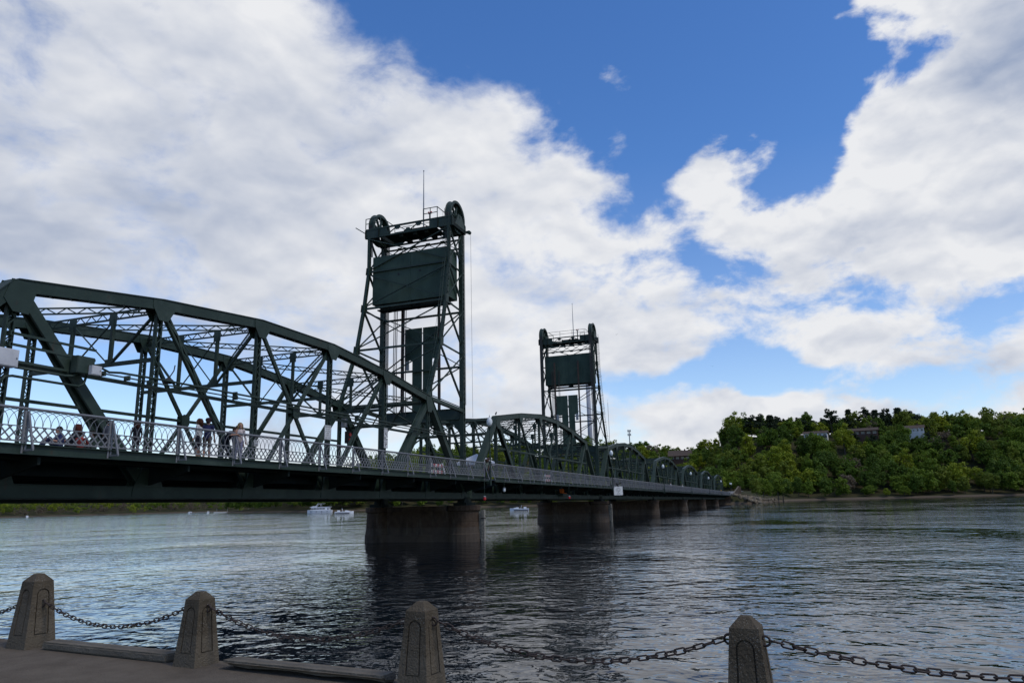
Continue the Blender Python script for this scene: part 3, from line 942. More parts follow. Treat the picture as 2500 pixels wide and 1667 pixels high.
def make_rail(x0, npan, label, fine, kx=1.0):
    ps = PS * kx
    r = thing('walkway_railing', label, 'railing', (x0, YR, ZR + G * x0), 'walkway railings along the bridge')
    ln = ps * npan
    def run(nm, z, w, h, round_=False):
        mb = MB()
        if round_:
            mb.tube([(-.1, 0, z), (ln + .1, 0, z + G * ln)], w / 2, 8)
        else:
            mb.beam((-.05, 0, z), (ln + .05, 0, z + G * ln), w, h)
        mb.build(nm, RAILM, r, smooth=False)
    run('handrail', 0, .085, 0, True); run('mid_rail', -.545, .05, .03); run('bottom_rail', -.99, .05, .045)
    for k in range(npan + 1):
        x = k * ps
        link('post', POST, r, (x, 0, G * x)); link('outrigger_brace', BRACE, r, (x, 0, G * x))
    if fine:
        for i in range(npan * NP - 2):
            x = i * PIT
            link('hoop', HOOP, r, (x, .006 * (i % 3 - 1), -.545 + G * x))
        for i in range(npan * NP - 1):
            x = i * PIT
            link('lattice_slat', SLAT[0], r, (x, 0, -.985 + G * x)); link('lattice_slat', SLAT[1], r, (x + 1.5 * PIT, 0, -.985 + G * x))
    else:
        for k in range(npan):
            x = k * ps
            o = link('railing_screen', SCREEN, r, (x, 0, G * x), 'stuff'); o.scale = (kx, 1, 1)
    return r
make_rail(5.487 - PS, 13, 'grey hoop and lattice railing nearest the camera on the left span', True)
make_rail(42.75, 13, 'grey hoop railing along the lift span between the towers', False, 40.6 / (13 * PS))
for k, x0 in enumerate(FARX):
    make_rail(x0 + (.25 if k else -2.6), 13, ['grey railing along the walkway just past the far tower', 'grey railing on the second span past the far tower', 'grey railing on the third span past the far tower',
              'grey railing on the fourth span past the far tower', 'grey railing on the farthest span by the shore'][k], False, (39.9 + (0 if k else 2.6)) / (13 * PS))

# ------------------------------------------------------------------ river
def water_mat():
    m = bpy.data.materials.new('river_water'); m.use_nodes = True
    t = m.node_tree; b = t.nodes['Principled BSDF']
    b.inputs['Base Color'].default_value = (.003, .006, .010, 1)
    b.inputs['Roughness'].default_value = .03
    b.inputs['IOR'].default_value = 1.333
    g = t.nodes.new('ShaderNodeNewGeometry')
    def noise(scale, detail, rough, sx=1.0, sy=1.0, rot=0.0, off=0.0):
        mp = t.nodes.new('ShaderNodeMapping'); mp.inputs['Scale'].default_value = (sx, sy, 1); mp.inputs['Rotation'].default_value = (0, 0, rot)
        mp.inputs['Location'].default_value = (off, off * .7, 0)
        t.links.new(g.outputs['Position'], mp.inputs[0])
        n = t.nodes.new('ShaderNodeTexNoise'); n.inputs['Scale'].default_value = scale; n.inputs['Detail'].default_value = detail; n.inputs['Roughness'].default_value = rough
        n.inputs['Distortion'].default_value = .4
        t.links.new(mp.outputs[0], n.inputs['Vector']); return n.outputs['Fac']
    def ma(op, a, c):
        x = t.nodes.new('ShaderNodeMath'); x.operation = op
        for i, v in enumerate((a, c)):
            if isinstance(v, (int, float)): x.inputs[i].default_value = v
            else: t.links.new(v, x.inputs[i])
        return x.outputs[0]
    big = noise(.6, 2, .5, 1.0, .8, .35, 3)
    mid = noise(1.9, 2, .5, 1.0, .8, -.2, 9)
    fine = noise(5.5, 2, .5, 1.0, .9, .5, 1)
    # gusts: patches of calmer and rougher water
    gust = noise(.05, 5, .6, 1.0, 1.0, 0, 17)
    gr = t.nodes.new('ShaderNodeMapRange'); gr.inputs[1].default_value = .38; gr.inputs[2].default_value = .62; gr.inputs[3].default_value = .35; gr.inputs[4].default_value = 1.35
    t.links.new(gust, gr.inputs[0])
    h = ma('ADD', ma('ADD', ma('MULTIPLY', big, .072), ma('MULTIPLY', mid, .060)), ma('MULTIPLY', fine, .007))
    h = ma('ADD', h, ma('MULTIPLY', noise(.13, 2, .5, 1.0, .45, .3, 5), .07))
    h = ma('MULTIPLY', h, gr.outputs[0])
    bp = t.nodes.new('ShaderNodeBump'); bp.inputs['Strength'].default_value = 1.0; bp.inputs['Distance'].default_value = 1.0
    t.links.new(h, bp.inputs['Height']); t.links.new(bp.outputs[0], b.inputs['Normal'])
    return m
WATER = water_mat()
mb = MB()
mb.add([(-2.6, -2500, 0), (6000, -2500, 0), (6000, 4000, 0), (-2.6, 4000, 0)], [(0, 1, 2, 3)])
river = mb.build('river', WATER); river['kind'] = 'structure'

# ------------------------------------------------------------------ far bank
SH_Y = [-2500, -600, -300, -117, -40, -24, -16, -9, -5, 13, 20, 45, 157, 230, 320, 380, 415, 440, 520, 595, 660, 719, 900, 1300, 2500]
SH_X = [700, 520, 470, 428, 412, 395, 330, 296, 288.9, 288.9, 330, 420, 430, 350, 400, 440, 475, 560, 650, 643, 574, 497, 330, 60, -500]
SH0_Y = [-2500, -600, -300, -117, -40, 0, 45, 157, 230, 320, 380, 415, 440, 520, 595, 660, 719, 900, 1300, 2500]
SH0_X = [700, 520, 470, 428, 412, 405, 420, 430, 350, 400, 440, 475, 560, 650, 643, 574, 497, 330, 60, -500]
RG_Y = [-2500, -400, -100, -20, 12, 30, 45, 60, 75, 100, 200, 300, 380, 430, 520, 3000]
RG_H = [40, 39, 41, 44, 44, 31, 26, 28, 33, 36, 38, 30, 14, 10, 26, 28]
RG_L = [125, 125, 120, 120, 125, 150, 160, 165, 170, 170, 190, 170, 150, 200, 300, 300]
def hnoise(x, y):
    return (np.sin(x * .031 + 1.3) * np.cos(y * .027 + .4) + .5 * np.sin(x * .083 + y * .061) + .3 * np.cos(y * .15 - x * .11))
def ground(x, y):
    x = np.asarray(x, float); y = np.asarray(y, float)
    d = x - np.interp(y, SH_Y, SH_X)
    H = np.interp(y, RG_Y, RG_H); Ln = np.interp(y, RG_Y, RG_L)
    d0 = x - np.interp(y, SH0_Y, SH0_X)
    s = np.clip((d0 - 6) / (Ln - 6), 0, 1); s = s * s * (3 - 2 * s)
    z = np.clip(d * .28, -3, 1.2) + H * s + np.where(d > 8, hnoise(x, y) * 1.2 * np.clip((d - 8) / 40, 0, 1), 0)
    # causeway carrying the road off the bridge
    c = np.clip(1 - (np.abs(y - 3) - 7) / 9, 0, 1) * np.clip((x - 286) / 2.5, 0, 1)
    cz = 3.35 + np.clip((x - 300) * .02, 0, 6)
    z = np.where((x > 288) & (c > 0) & (x < 470), np.maximum(z * 1.0, 0) * (1 - c) + np.maximum(cz, np.where(x > 400, z, 0)) * c, z)
    return z
def grid_mesh(name, xs, ys, m):
    XX, YY = np.meshgrid(xs, ys, indexing='ij'); ZZ = ground(XX, YY)
    nx, ny = XX.shape
    v = np.stack([XX, YY, ZZ], -1).reshape(-1, 3)
    i = np.arange((nx - 1) * (ny - 1)); a = (i // (ny - 1)) * ny + i % (ny - 1)
    f = np.stack([a, a + ny, a + ny + 1, a + 1], -1)
    me = bpy.data.meshes.new(name); me.from_pydata(v.tolist(), [], f.tolist()); me.materials.append(m)
    me.polygons.foreach_set('use_smooth', [True] * len(me.polygons))
    return me
GROUNDM = mat('woodland_floor', (.030, .036, .014), .95, (.055, .045, .022), .12, .1, detail=8, coord='Object')
t = GROUNDM.node_tree
g_ = t.nodes.new('ShaderNodeNewGeometry'); sp_ = t.nodes.new('ShaderNodeSeparateXYZ'); t.links.new(g_.outputs['Position'], sp_.inputs[0])
mr_ = t.nodes.new('ShaderNodeMapRange'); mr_.inputs[1].default_value = .6; mr_.inputs[2].default_value = 1.0
t.links.new(sp_.outputs[2], mr_.inputs[0])
mx_ = t.nodes.new('ShaderNodeMix'); mx_.data_type = 'RGBA'; mx_.inputs[6].default_value = (.105, .082, .058, 1)   # bare beach at the waterline
t.links.new(mr_.outputs[0], mx_.inputs['Factor'])
bs_ = t.nodes['Principled BSDF']; src_ = bs_.inputs['Base Color'].links[0].from_socket
t.links.new(src_, mx_.inputs[7]); t.links.new(mx_.outputs[2], bs_.inputs['Base Color'])
xs = np.concatenate([np.arange(-520, 270, 30), np.arange(270, 480, 3.0), np.arange(480, 760, 9), np.arange(760, 3000, 140)])
ys = np.concatenate([np.arange(-2400, -320, 120), np.arange(-320, -40, 8), np.arange(-40, 44, 2.0), np.arange(44, 460, 8), np.arange(460, 1000, 18), np.arange(1000, 3600, 160)])
fb = link('far_bank', grid_mesh('far_bank', xs, ys, GROUNDM)); fb['kind'] = 'structure'
# road on the causeway and the bare cutting it climbs through
mb = MB()
pr = None
for x in np.arange(288.9, 420, 6):
    z0 = 3.36 + max(0, (x - 300) * .02) + .10
    z1 = 3.36 + max(0, (x + 6 - 300) * .02) + .10
    mb.add([(x, -.5, z0), (x + 6, -.5, z1), (x + 6, 8, z1), (x, 8, z0)], [(0, 1, 2, 3)])
rd = mb.build('road', DECKM); rd['kind'] = 'structure'
ab = thing('bridge_abutment', 'dark concrete abutment where the bridge meets the far bank', 'abutment', (289.4, 0, 0))
mb = MB(); mb.box(-.9, .8, -2.2, 9.6, -2, 2.1); mb.build('breast_wall', PIERM, ab)
mb = MB(); mb.box(.0, 1.2, -2.25, 9.65, 2.105, 3.44); mb.build('back_wall', PIERM, ab)
wl = thing('retaining_wall', 'low pale concrete wall rising beside the road at the far bridge end', 'wall', (0, 0, 0))
mb = MB(); mb.prism([(296, 3.0), (345, 3.0), (345, 7.4), (330, 7.2), (296, 4.1)], 'Y', -3.2, -2.9); mb.build('wall_face', PIERM, wl)
mb = MB(); mb.beam((296, -3.05, 4.17), (330, -3.05, 7.27), .45, .14); mb.build('coping', KERBM, wl)

# riprap
STONE = [mat('riprap_stone_%d' % i, c, .95, tuple(v * .7 for v in c), 1.5, .1, bump=.4, bscale=5) for i, c in enumerate(((.19, .15, .10), (.15, .13, .10), (.23, .185, .125)))]
def rock_mesh(seed, m):
    r_ = random.Random(seed)
    bm = bmesh.new(); bmesh.ops.create_icosphere(bm, subdivisions=1, radius=1)
    for v in bm.verts:
        v.co *= r_.uniform(.72, 1.15); v.co.z *= .75
    me = bpy.data.meshes.new('stone'); bm.to_mesh(me); bm.free(); me.materials.append(m); return me
rocks = [rock_mesh(i, STONE[i % 3]) for i in range(9)]
rr = thing('riprap_bank', 'heap of tan riprap boulders below the far end of the bridge', 'boulders', (296, -9, 0))
k = 0
for i in range(900):
    x = random.uniform(288, 352); tq = random.random()
    yc = float(np.interp(x, [288, 300, 320, 352], [-4.5, -8.5, -13, -17])) ; y = yc - random.uniform(-3.5, 6.5)
    z = float(ground(x, y))
    if z < -.5 or z > 3.6 or k >= 290:
        continue
    s = random.uniform(.4, 1.0) * (1.0 if x < 325 else .7)
    link('stone', rocks[i % 9], rr, (x - 296, y + 9, z + .1), None, (random.random() * 6, random.random() * 6, random.random() * 6), (s, s, s)); k += 1

# ------------------------------------------------------------------ trees
def leaf_mat(name, c1, c2, c3):
    m = bpy.data.materials.new(name); m.use_nodes = True
    t = m.node_tree; b = t.nodes['Principled BSDF']; out = t.nodes['Material Output']
    b.inputs['Roughness'].default_value = .65; b.inputs['Specular IOR Level'].default_value = .2
    oi = t.nodes.new('ShaderNodeObjectInfo')
    g = t.nodes.new('ShaderNodeNewGeometry')
    n = t.nodes.new('ShaderNodeTexNoise'); n.inputs['Scale'].default_value = .9; n.inputs['Detail'].default_value = 3
    t.links.new(g.outputs['Position'], n.inputs['Vector'])
    x = t.nodes.new('ShaderNodeMix'); x.data_type = 'RGBA'; x.inputs[6].default_value = (*c1, 1); x.inputs[7].default_value = (*c2, 1)
    t.links.new(oi.outputs['Random'], x.inputs['Factor'])
    y = t.nodes.new('ShaderNodeMix'); y.data_type = 'RGBA'; y.inputs[7].default_value = (*c3, 1)
    r = t.nodes.new('ShaderNodeMapRange'); r.inputs[1].default_value = .45; r.inputs[2].default_value = .8; r.inputs[4].default_value = .7
    t.links.new(n.outputs['Fac'], r.inputs[0]); t.links.new(r.outputs[0], y.inputs['Factor']); t.links.new(x.outputs[2], y.inputs[6])
    t.links.new(y.outputs[2], b.inputs['Base Color'])
    tr = t.nodes.new('ShaderNodeBsdfTranslucent'); t.links.new(y.outputs[2], tr.inputs['Color'])
    ms = t.nodes.new('ShaderNodeMixShader'); ms.inputs[0].default_value = .38
    t.links.new(b.outputs[0], ms.inputs[1]); t.links.new(tr.outputs[0], ms.inputs[2]); t.links.new(ms.outputs[0], out.inputs['Surface'])
    return m
LEAF = {
 'dark': leaf_mat('dark_leaf', (.058, .105, .013), (.082, .138, .016), (.110, .150, .018)),
 'mid': leaf_mat('green_leaf', (.090, .160, .014), (.128, .190, .018), (.170, .210, .020)),
 'olive': leaf_mat('olive_leaf', (.120, .160, .020), (.150, .188, .022), (.105, .145, .020)),
 'yellow': leaf_mat('spring_leaf', (.195, .250, .018), (.240, .275, .020), (.150, .205, .018)),
 'pine': leaf_mat('pine_needle', (.018, .034, .016), (.026, .042, .018), (.032, .046, .022)),
 'bare': leaf_mat('budding_twig', (.140, .108, .074), (.165, .126, .088), (.150, .135, .075)),
}
BARK = mat('tree_bark', (.06, .05, .042), .95, (.10, .09, .08), 2, .1)
PALEBARK = mat('pale_bark', (.20, .18, .15), .9, (.11, .10, .085), 2, .1)
def crown_mesh(seed, leaf, h=14.0, rx=5.2, base=.14, nb=46, per=72, size=.80, shape='round', flat=.8):
    r = np.random.default_rng(seed)
    cs = []
    while len(cs) < nb:
        p = r.uniform(-1, 1, 3)
        q = np.linalg.norm(p)
        if q > 1 or q < .45:
            continue
        if shape == 'round' and p[2] < -.75:
            continue
        cs.append(p)
    cs = np.array(cs)
    zc = h * (base + 1) / 2; rz = h * (1 - base) / 2
    if shape == 'pine':
        u = r.uniform(0, 1, nb); ang = r.uniform(0, 6.28, nb); rr_ = (1 - u) ** .7 * r.uniform(.4, 1, nb)
        ctr = np.stack([np.cos(ang) * rr_ * rx * .85, np.sin(ang) * rr_ * rx * .85, h * (base + (1 - base) * u)], -1)
        br = np.full(nb, rx * .33)
        fl = .4
    else:
        ctr = cs * np.array([rx * .82, rx * .82, rz * .86]) + np.array([0, 0, zc])
        ctr[:, :2] *= (1 + .22 * r.normal(size=(nb, 1)))
        sq = r.normal(size=2) * .16; ctr[:, 0] *= 1 + sq[0]; ctr[:, 1] *= 1 - sq[0]
        ctr[:, :2] += (ctr[:, 2:3] - zc) * r.normal(size=2) * .10
        lob = 1 + .12 * np.sin(np.arctan2(ctr[:, 1], ctr[:, 0]) * 2 + r.uniform(0, 6)) ; ctr[:, 2] = h * base + (ctr[:, 2] - h * base) * lob
        br = rx * r.uniform(.13, .40, nb)
        fl = flat
    n = nb * per
    idx = np.repeat(np.arange(nb), per)
    d = r.normal(size=(n, 3)); d /= np.linalg.norm(d, axis=1, keepdims=True)
    rad_ = r.uniform(.25, 1.35, n) ** .5
    off = d * rad_[:, None] * br[idx][:, None]; off[:, 2] *= fl
    c = ctr[idx] + off
    nrm_ = d * .8 + r.normal(size=(n, 3)) * .55; nrm_[:, 2] += .35
    nrm_ /= np.linalg.norm(nrm_, axis=1, keepdims=True)
    a = np.cross(nrm_, r.normal(size=(n, 3))); a /= np.linalg.norm(a, axis=1, keepdims=True)
    b = np.cross(nrm_, a)
    s = size * r.uniform(.6, 1.25, n)[:, None]
    v = np.stack([c - a * s * .5, c + b * s * .34, c + a * s * .55, c - b * s * .34], 1).reshape(-1, 3)
    f = np.arange(n * 4).reshape(-1, 4)
    me = bpy.data.meshes.new('crown'); me.from_pydata(v.tolist(), [], f.tolist()); me.materials.append(leaf)
    return me, ctr
def trunk_mesh(seed, ctr, h, base, bark, r0=.26):
    r = random.Random(seed); mb = MB()
    top = h * .72
    mb.tube([(0, 0, -1.2), (r.uniform(-.2, .2), r.uniform(-.2, .2), h * base * .8), (r.uniform(-.4, .4), r.uniform(-.4, .4), top)], [r0 * 1.25, r0, r0 * .3], 7)
    for c in ctr[:: max(1, len(ctr) // 7)]:
        z = min(top * .9, max(h * base * .6, c[2] * .55))
        mb.tube([(0, 0, z), (c[0] * .5, c[1] * .5, z + (c[2] - z) * .45), tuple(c)], [r0 * .45, r0 * .3, r0 * .1], 5)
    return mb.mesh('trunk', bark)
def kind(seed, key, bark=BARK, r0=.26, **kw):
    me, ctr = crown_mesh(seed, LEAF[key], **kw)
    return (me, trunk_mesh(seed, ctr, kw.get('h', 14.0), kw.get('base', .22), bark, r0))
KINDS = {
 'dark': [kind(1, 'dark'), kind(2, 'dark', h=15, rx=4.8), kind(3, 'dark', h=13, rx=6, nb=54)],
 'mid': [kind(4, 'mid'), kind(5, 'mid', h=15.5, rx=5.4, nb=50), kind(6, 'mid', h=12.5, rx=5.8)],
 'olive': [kind(7, 'olive', nb=38, per=62), kind(8, 'olive', h=13, rx=4.6, nb=36, per=62)],
 'yellow': [kind(9, 'yellow', h=14, nb=44, per=62), kind(10, 'yellow', h=12, rx=4.6, nb=36, per=62)],
 'pine': [kind(12, 'pine', h=16, rx=5.2, base=.2, nb=44, per=75, shape='pine'), kind(13, 'pine', h=16, rx=5.0, base=.35, nb=30, per=80, flat=.5)],
 'bare': [kind(14, 'bare', h=13, rx=4.4, nb=30, per=40, size=.34)],
}
LAB = {'dark': 'dark green leafy tree in the dense wood on the far bank', 'mid': 'fresh green leafy tree in the dense wood on the far bank', 'olive': 'olive green thin-leaved tree in the wood on the far bank',
       'yellow': 'yellow green spring tree among darker trees on the far bank', 'pine': 'dark pine standing among the trees on the bluff', 'bare': 'brownish budding tree in the wood on the far bank'}
ntree = [0]
def place_words(x, y):
    d = x - float(np.interp(y, SH0_Y, SH0_X)); L_ = float(np.interp(y, RG_Y, RG_L))
    row = 'at the water edge' if d < 14 else 'low on the slope' if d < L_ * .45 else 'high on the slope' if d < L_ * .85 else 'on the skyline'
    col = 'at the far right of the bluff' if y < -160 else 'right of the white houses' if y < -110 else 'below and around the white houses' if y < -30 else 'above the bridge end' if y < 25 else 'behind the far bridge spans' if y < 110 else 'behind the lift span'
    return row + ' ' + col
TREE_WORD = {'dark': 'dark green tree', 'mid': 'fresh green tree', 'olive': 'olive green tree', 'yellow': 'yellow green spring tree', 'pine': 'dark pine', 'bare': 'brownish budding tree'}
def plant(key, x, y, s=1.0, var=None, label=None, z=None, sz=None):
    ks = KINDS[key]; me, tk = ks[random.randrange(len(ks)) if var is None else var % len(ks)]
    z = float(ground(x, y)) if z is None else z
    nm = 'pine_tree' if key == 'pine' else 'tree'
    lw = TREE_WORD[key] + ' ' + place_words(x, y)
    o = thing(nm, label or lw, 'tree', (x, y, z - .2), 'trees ' + place_words(x, y) if label is None else None)
    o.rotation_euler = (0, 0, random.random() * 6.28); sq = sz or s
    o.scale = (s * random.uniform(.9, 1.12), s * random.uniform(.9, 1.12), sq * random.uniform(.92, 1.1))
    link('crown', me, o); link('trunk', tk, o)
    ntree[0] += 1
    return o
def pick(x, y, d, L_):
    q = hnoise(x * 2.2 + 40, y * 2.2) + random.gauss(.12, .6)
    if d > L_ * .78 and -110 < y < 0 and random.random() < .5:
        return 'pine'
    if d > L_ * .8 and y < -95 and random.random() < .5:
        return 'yellow' if random.random() < .4 else 'olive'  # yellow and olive trees put the sunlight on the right crest into leaf colour
    if q > 1.15: return 'yellow'
    if q > .55: return 'olive'
    if q > -.1: return 'mid'
    if q < -1.55: return 'bare'
    return 'dark'
HOUSES = [(498, -43.5), (503, -72), (508, -100)]
# south bluff, then the slopes behind the bridge: nearest first
cand = []
for y0, y1, st in ((-250, 16, 8.6), (16, 260, 10.8)):
    for y in np.arange(y0, y1, st):
        for d in np.arange(3.5, 172 if y < 16 else 200, st * .95):
            yy = y + random.uniform(-.42, .42) * st; 
            L_ = float(np.interp(yy, RG_Y, RG_L))
            xx = float(np.interp(yy, SH0_Y, SH0_X)) + d + random.uniform(-.42, .42) * st
            if abs(yy - 3) < 9 and xx < 416: continue
            if any(abs(yy - hy) < 10 and -10 < xx - hx < 9 for hx, hy in HOUSES): continue
            if d > L_ + 40: continue
            cand.append((xx, yy, d, L_))
# thin the front of each row so that 290 remain
random.shuffle(cand)
cand.sort(key=lambda c: 0 if c[2] < c[3] else 1)
south = [c for c in cand if c[1] < 16]; north = [c for c in cand if c[1] >= 16]
sel = south[:200] + north[:55]
rest = south[200:] + north[55:]
for xx, yy, d, L_ in sel:
    key = pick(xx, yy, d, L_)
    s = random.choice([.58, .68, .78, .86, .95, 1.05, 1.2]) * random.uniform(.92, 1.08) * (.66 if d < 12 else 1)
    plant(key, xx, yy, s)
# the trees one can point to
plant('yellow', 520, 9.5, 1.3, 0, 'tall yellow green tree highest on the ridge behind the small bridge spans', sz=1.35)
plant('yellow', 398, 11, .8, 1, 'low bright yellow tree at the left foot of the bluff above the bridge end')
plant('mid', 345, -13, .72, 2, 'spreading green tree on the point right of the riprap boulders', sz=.78)
plant('olive', 334, -10.5, .62, 0, 'small olive tree leaning over the riprap boulders at the bridge end')
plant('mid', 358, -19, .8, 1, 'green tree on the shore just right of the riprap point')
plant('dark', 372, -21, .85, 2, 'dark tree behind the riprap point at the water edge')
for hx, hy in HOUSES:
    for k in range(10 if hy < -60 else 5):
        dx, dy = -random.uniform(2.5 if hy < -60 else 7, 11), random.uniform(-13, 13)
        plant(random.choice(['dark', 'mid', 'mid', 'olive']), hx + dx, hy + dy, random.uniform(.4, .56) if hy < -60 else random.uniform(.25, .36), label=None, z=float(ground(hx + dx, hy + dy)) + .3)
plant('pine', 493, -66, .7, 1); plant('pine', 495, -77, .7, 1); plant('dark', 499, -74, .5); plant('dark', 500, -92, .6); plant('pine', 500, -108, .7, 1); plant('mid', 497, -101, .42); plant('dark', 499, -104, .5); plant('mid', 496, -96, .5)
# everything behind: one mass of woodland
def wood(name, label, pts, nlow=8, per=26):
    pieces_v = []; mats_ = ['dark', 'mid', 'olive', 'yellow', 'bare', 'pine']; fi = []; off = 0
    lib = {}
    for mi, key in enumerate(mats_):
        lib[key] = []
        for q in range(2):
            me, _ = crown_mesh(100 + mi * 3 + q, LEAF[key], nb=nlow * 2, per=per, size=1.15, rx=5.2, base=.08)
            n = len(me.vertices); a = np.empty(n * 3); me.vertices.foreach_get('co', a); lib[key].append(a.reshape(-1, 3)); bpy.data.meshes.remove(me)
    vs = []; midx = []
    for (x, y, key, s) in pts:
        a = lib[key][random.randrange(2)]; th = random.random() * 6.28; c_, s_ = math.cos(th), math.sin(th)
        z = float(ground(x, y))
        v = np.stack([(a[:, 0] * c_ - a[:, 1] * s_) * s + x, (a[:, 0] * s_ + a[:, 1] * c_) * s + y, a[:, 2] * s * random.uniform(.85, 1.15) + z - .3], -1)
        vs.append(v); midx += [mats_.index(key)] * (len(a) // 4)
    v = np.concatenate(vs); f = np.arange(len(v)).reshape(-1, 4)
    me = bpy.data.meshes.new(name); me.from_pydata(v.tolist(), [], f.tolist())
    for k_ in mats_: me.materials.append(LEAF[k_])
    me.polygons.foreach_set('material_index', midx)
    o = link(name, me); o['kind'] = 'stuff'; o['label'] = label; o['category'] = 'woodland'
    return o
wood('woodland', 'leafy undergrowth and trees filling the wooded far bluff', [(x, y, pick(x, y, d, L_), random.choice([.62, .75, .9, 1.05])) for x, y, d, L_ in rest], 18, 40)
pts = []
for y in np.arange(215, 430, 9):
    for d in np.arange(4, 150, 12):
        yy = y + random.uniform(-4, 4); xx = float(np.interp(yy, SH_Y, SH_X)) + d + random.uniform(-4, 4)
        pts.append((xx, yy, random.choice(['dark', 'mid', 'mid', 'olive', 'yellow', 'yellow'] if yy < 290 else ['dark', 'dark', 'dark', 'mid']), random.uniform(.9, 1.3)))
wood('shore_woodland', 'tall shoreline wood seen under the bridge behind the houseboat', pts)
pts = []
for y in np.arange(430, 1000, 11):
    for d in np.arange(3, 300, 16):
        yy = y + random.uniform(-6, 6); xx = float(np.interp(yy, SH_Y, SH_X)) + d + random.uniform(-6, 6)
        key = 'bare' if d < 25 and random.random() < .75 else random.choice(['mid', 'mid', 'olive', 'yellow', 'olive', 'yellow'])  # paler budding and yellow leaf colours stand in for distance haze
        pts.append((xx, yy, key, random.uniform(.8, 1.2) * (.7 if d < 20 else 1)))
wood('distant_woodland', 'distant spring woodland along the far left shore under the bridge', pts, 8, 24)

# ------------------------------------------------------------------ quay, kerb, bollards, chains
ZQ = 1.30
def qx(y): return -3.06 + .1 * (y + 15.0)        # line of the bollards along the quay edge
mb = MB()
ysq = [-120, -60, -30, -26, -23.6, -20.7, -17.9, -15, -12, -9, -4, 30]
for a, b in zip(ysq[:-1], ysq[1:]):
    mb.add([(qx(a) + .22, a, ZQ), (qx(b) + .22, b, ZQ), (-90, b, ZQ), (-90, a, ZQ)], [(0, 1, 2, 3)])
    mb.add([(qx(a) + .22, a, -3), (qx(b) + .22, b, -3), (qx(b) + .22, b, ZQ), (qx(a) + .22, a, ZQ)], [(0, 1, 2, 3)])
q = mb.build('quay_pavement', QUAYM); q['kind'] = 'structure'
# a worn hollow in the paving holding leaves and grit
ht = thing('patch_of_grit', 'small dark patch of grit and dead leaves on the quay paving', 'debris', (-4.35, -18.4, ZQ))
GRIT = mat('dark_grit', (.03, .025, .018), .95, (.06, .045, .03), 30, .1)
mb = MB()
for i in range(60):
    a, r = random.random() * 6.28, random.random() ** .7
    x, y = .10 * r * math.cos(a), .26 * r * math.sin(a); s_ = random.uniform(.008, .02)
    mb.beam((x, y, .006), (x + random.uniform(-.03, .03), y + random.uniform(-.03, .03), .012), s_, s_ * .4)
mb.build('grit', GRIT, ht, kind='stuff')
BOL_Y = [-12.2, -15.0, -17.9, -20.75, -23.6, -26.5]
BS = {1: 1.17}
RZ = {1: .44}
def bollard_mesh():
    HB, WB, WT, CAP = .665, .325, .208, .075
    mb = MB()
    def wd(z): return WB + (WT - WB) * z / HB
    n = 14
    # outline of the incised arch on one face, in (u across, z up)
    def arch(hw, z0, z1):
        pts = [(-hw, z0), (hw, z0)]
        pts += [(hw, z0 + (z1 - hw - z0) * f) for f in (.33, .66)]
        pts += [(hw * math.cos(a), z1 - hw + hw * math.sin(a)) for a in [math.pi * k / n for k in range(n + 1)]]
        pts += [(-hw, z0 + (z1 - hw - z0) * f) for f in (.66, .33)]
        return pts
    A = arch(.062, .13, .59); B = arch(.050, .142, .578)
    N_ = len(A)
    for face in range(4):
        ca, sa = math.cos(face * math.pi / 2), math.sin(face * math.pi / 2)
        def P3(u, z, dep=0.0):
            y = -(wd(z) / 2 - dep); x = u * (wd(z) / WT)**.6
            return (x * ca - y * sa, x * sa + y * ca, z)
        # boundary sampled towards the same bearing as the arch points
        bd = []
        cz = .36
        for u, z in A:
            h = lambda zz: wd(zz) / 2 / (wd(zz) / WT)**.6
            k = 1e9
            dx, dz = u, z - cz
            if abs(dx) > 1e-6: k = min(k, .118 / abs(dx) if False else 1e9)
            # scale outwards to the rectangle |u|<=hw(z), 0<=z<=HB
            lo, hi = 1.0, 40.0
            for _ in range(40):
                m_ = (lo + hi) / 2
                zz = cz + dz * m_; uu = dx * m_
                if 0 <= zz <= HB and abs(uu) <= h(zz): lo = m_
                else: hi = m_
            bd.append((dx * lo, min(HB, max(0, cz + dz * lo))))
        # corners: snap nearest boundary samples
        for cu, cz_ in ((-1, 0), (1, 0), (1, HB), (-1, HB)):
            hz = wd(cz_) / 2 / (wd(cz_) / WT)**.6
            j = min(range(N_), key=lambda q: (bd[q][0] - cu * hz) ** 2 + (bd[q][1] - cz_) ** 2)
            bd[j] = (cu * hz, cz_)
        vs = [P3(u, z) for u, z in bd] + [P3(u, z) for u, z in A] + [P3(u, z, .016) for u, z in A] + [P3(u, z, .016) for u, z in B] + [P3(u, z, .002) for u, z in B]
        fs = []
        for r in range(4):
            for k in range(N_):
                fs.append((r * N_ + k, r * N_ + (k + 1) % N_, (r + 1) * N_ + (k + 1) % N_, (r + 1) * N_ + k))
        fs.append(tuple(range(4 * N_, 5 * N_)))
        mb.add(vs, fs)
    hw = WT / 2
    mb.add([(-hw, -hw, HB), (hw, -hw, HB), (hw, hw, HB), (-hw, hw, HB), (-.036, -.036, HB + CAP), (.036, -.036, HB + CAP), (.036, .036, HB + CAP), (-.036, .036, HB + CAP)],
           [(0, 1, 5, 4), (1, 2, 6, 5), (2, 3, 7, 6), (3, 0, 4, 7), (4, 5, 6, 7)])
    me = mb.mesh('post_body', BOLM)
    bm = bmesh.new(); bm.from_mesh(me)
    bmesh.ops.remove_doubles(bm, verts=bm.verts, dist=.002)
    bmesh.ops.recalc_face_normals(bm, faces=bm.faces)
    bm.to_mesh(me); bm.free()
    return me
BOLLARD = bollard_mesh()
IRON = mat('rusty_chain_iron', (.030, .022, .019), .75, (.055, .038, .03), 25, .3)
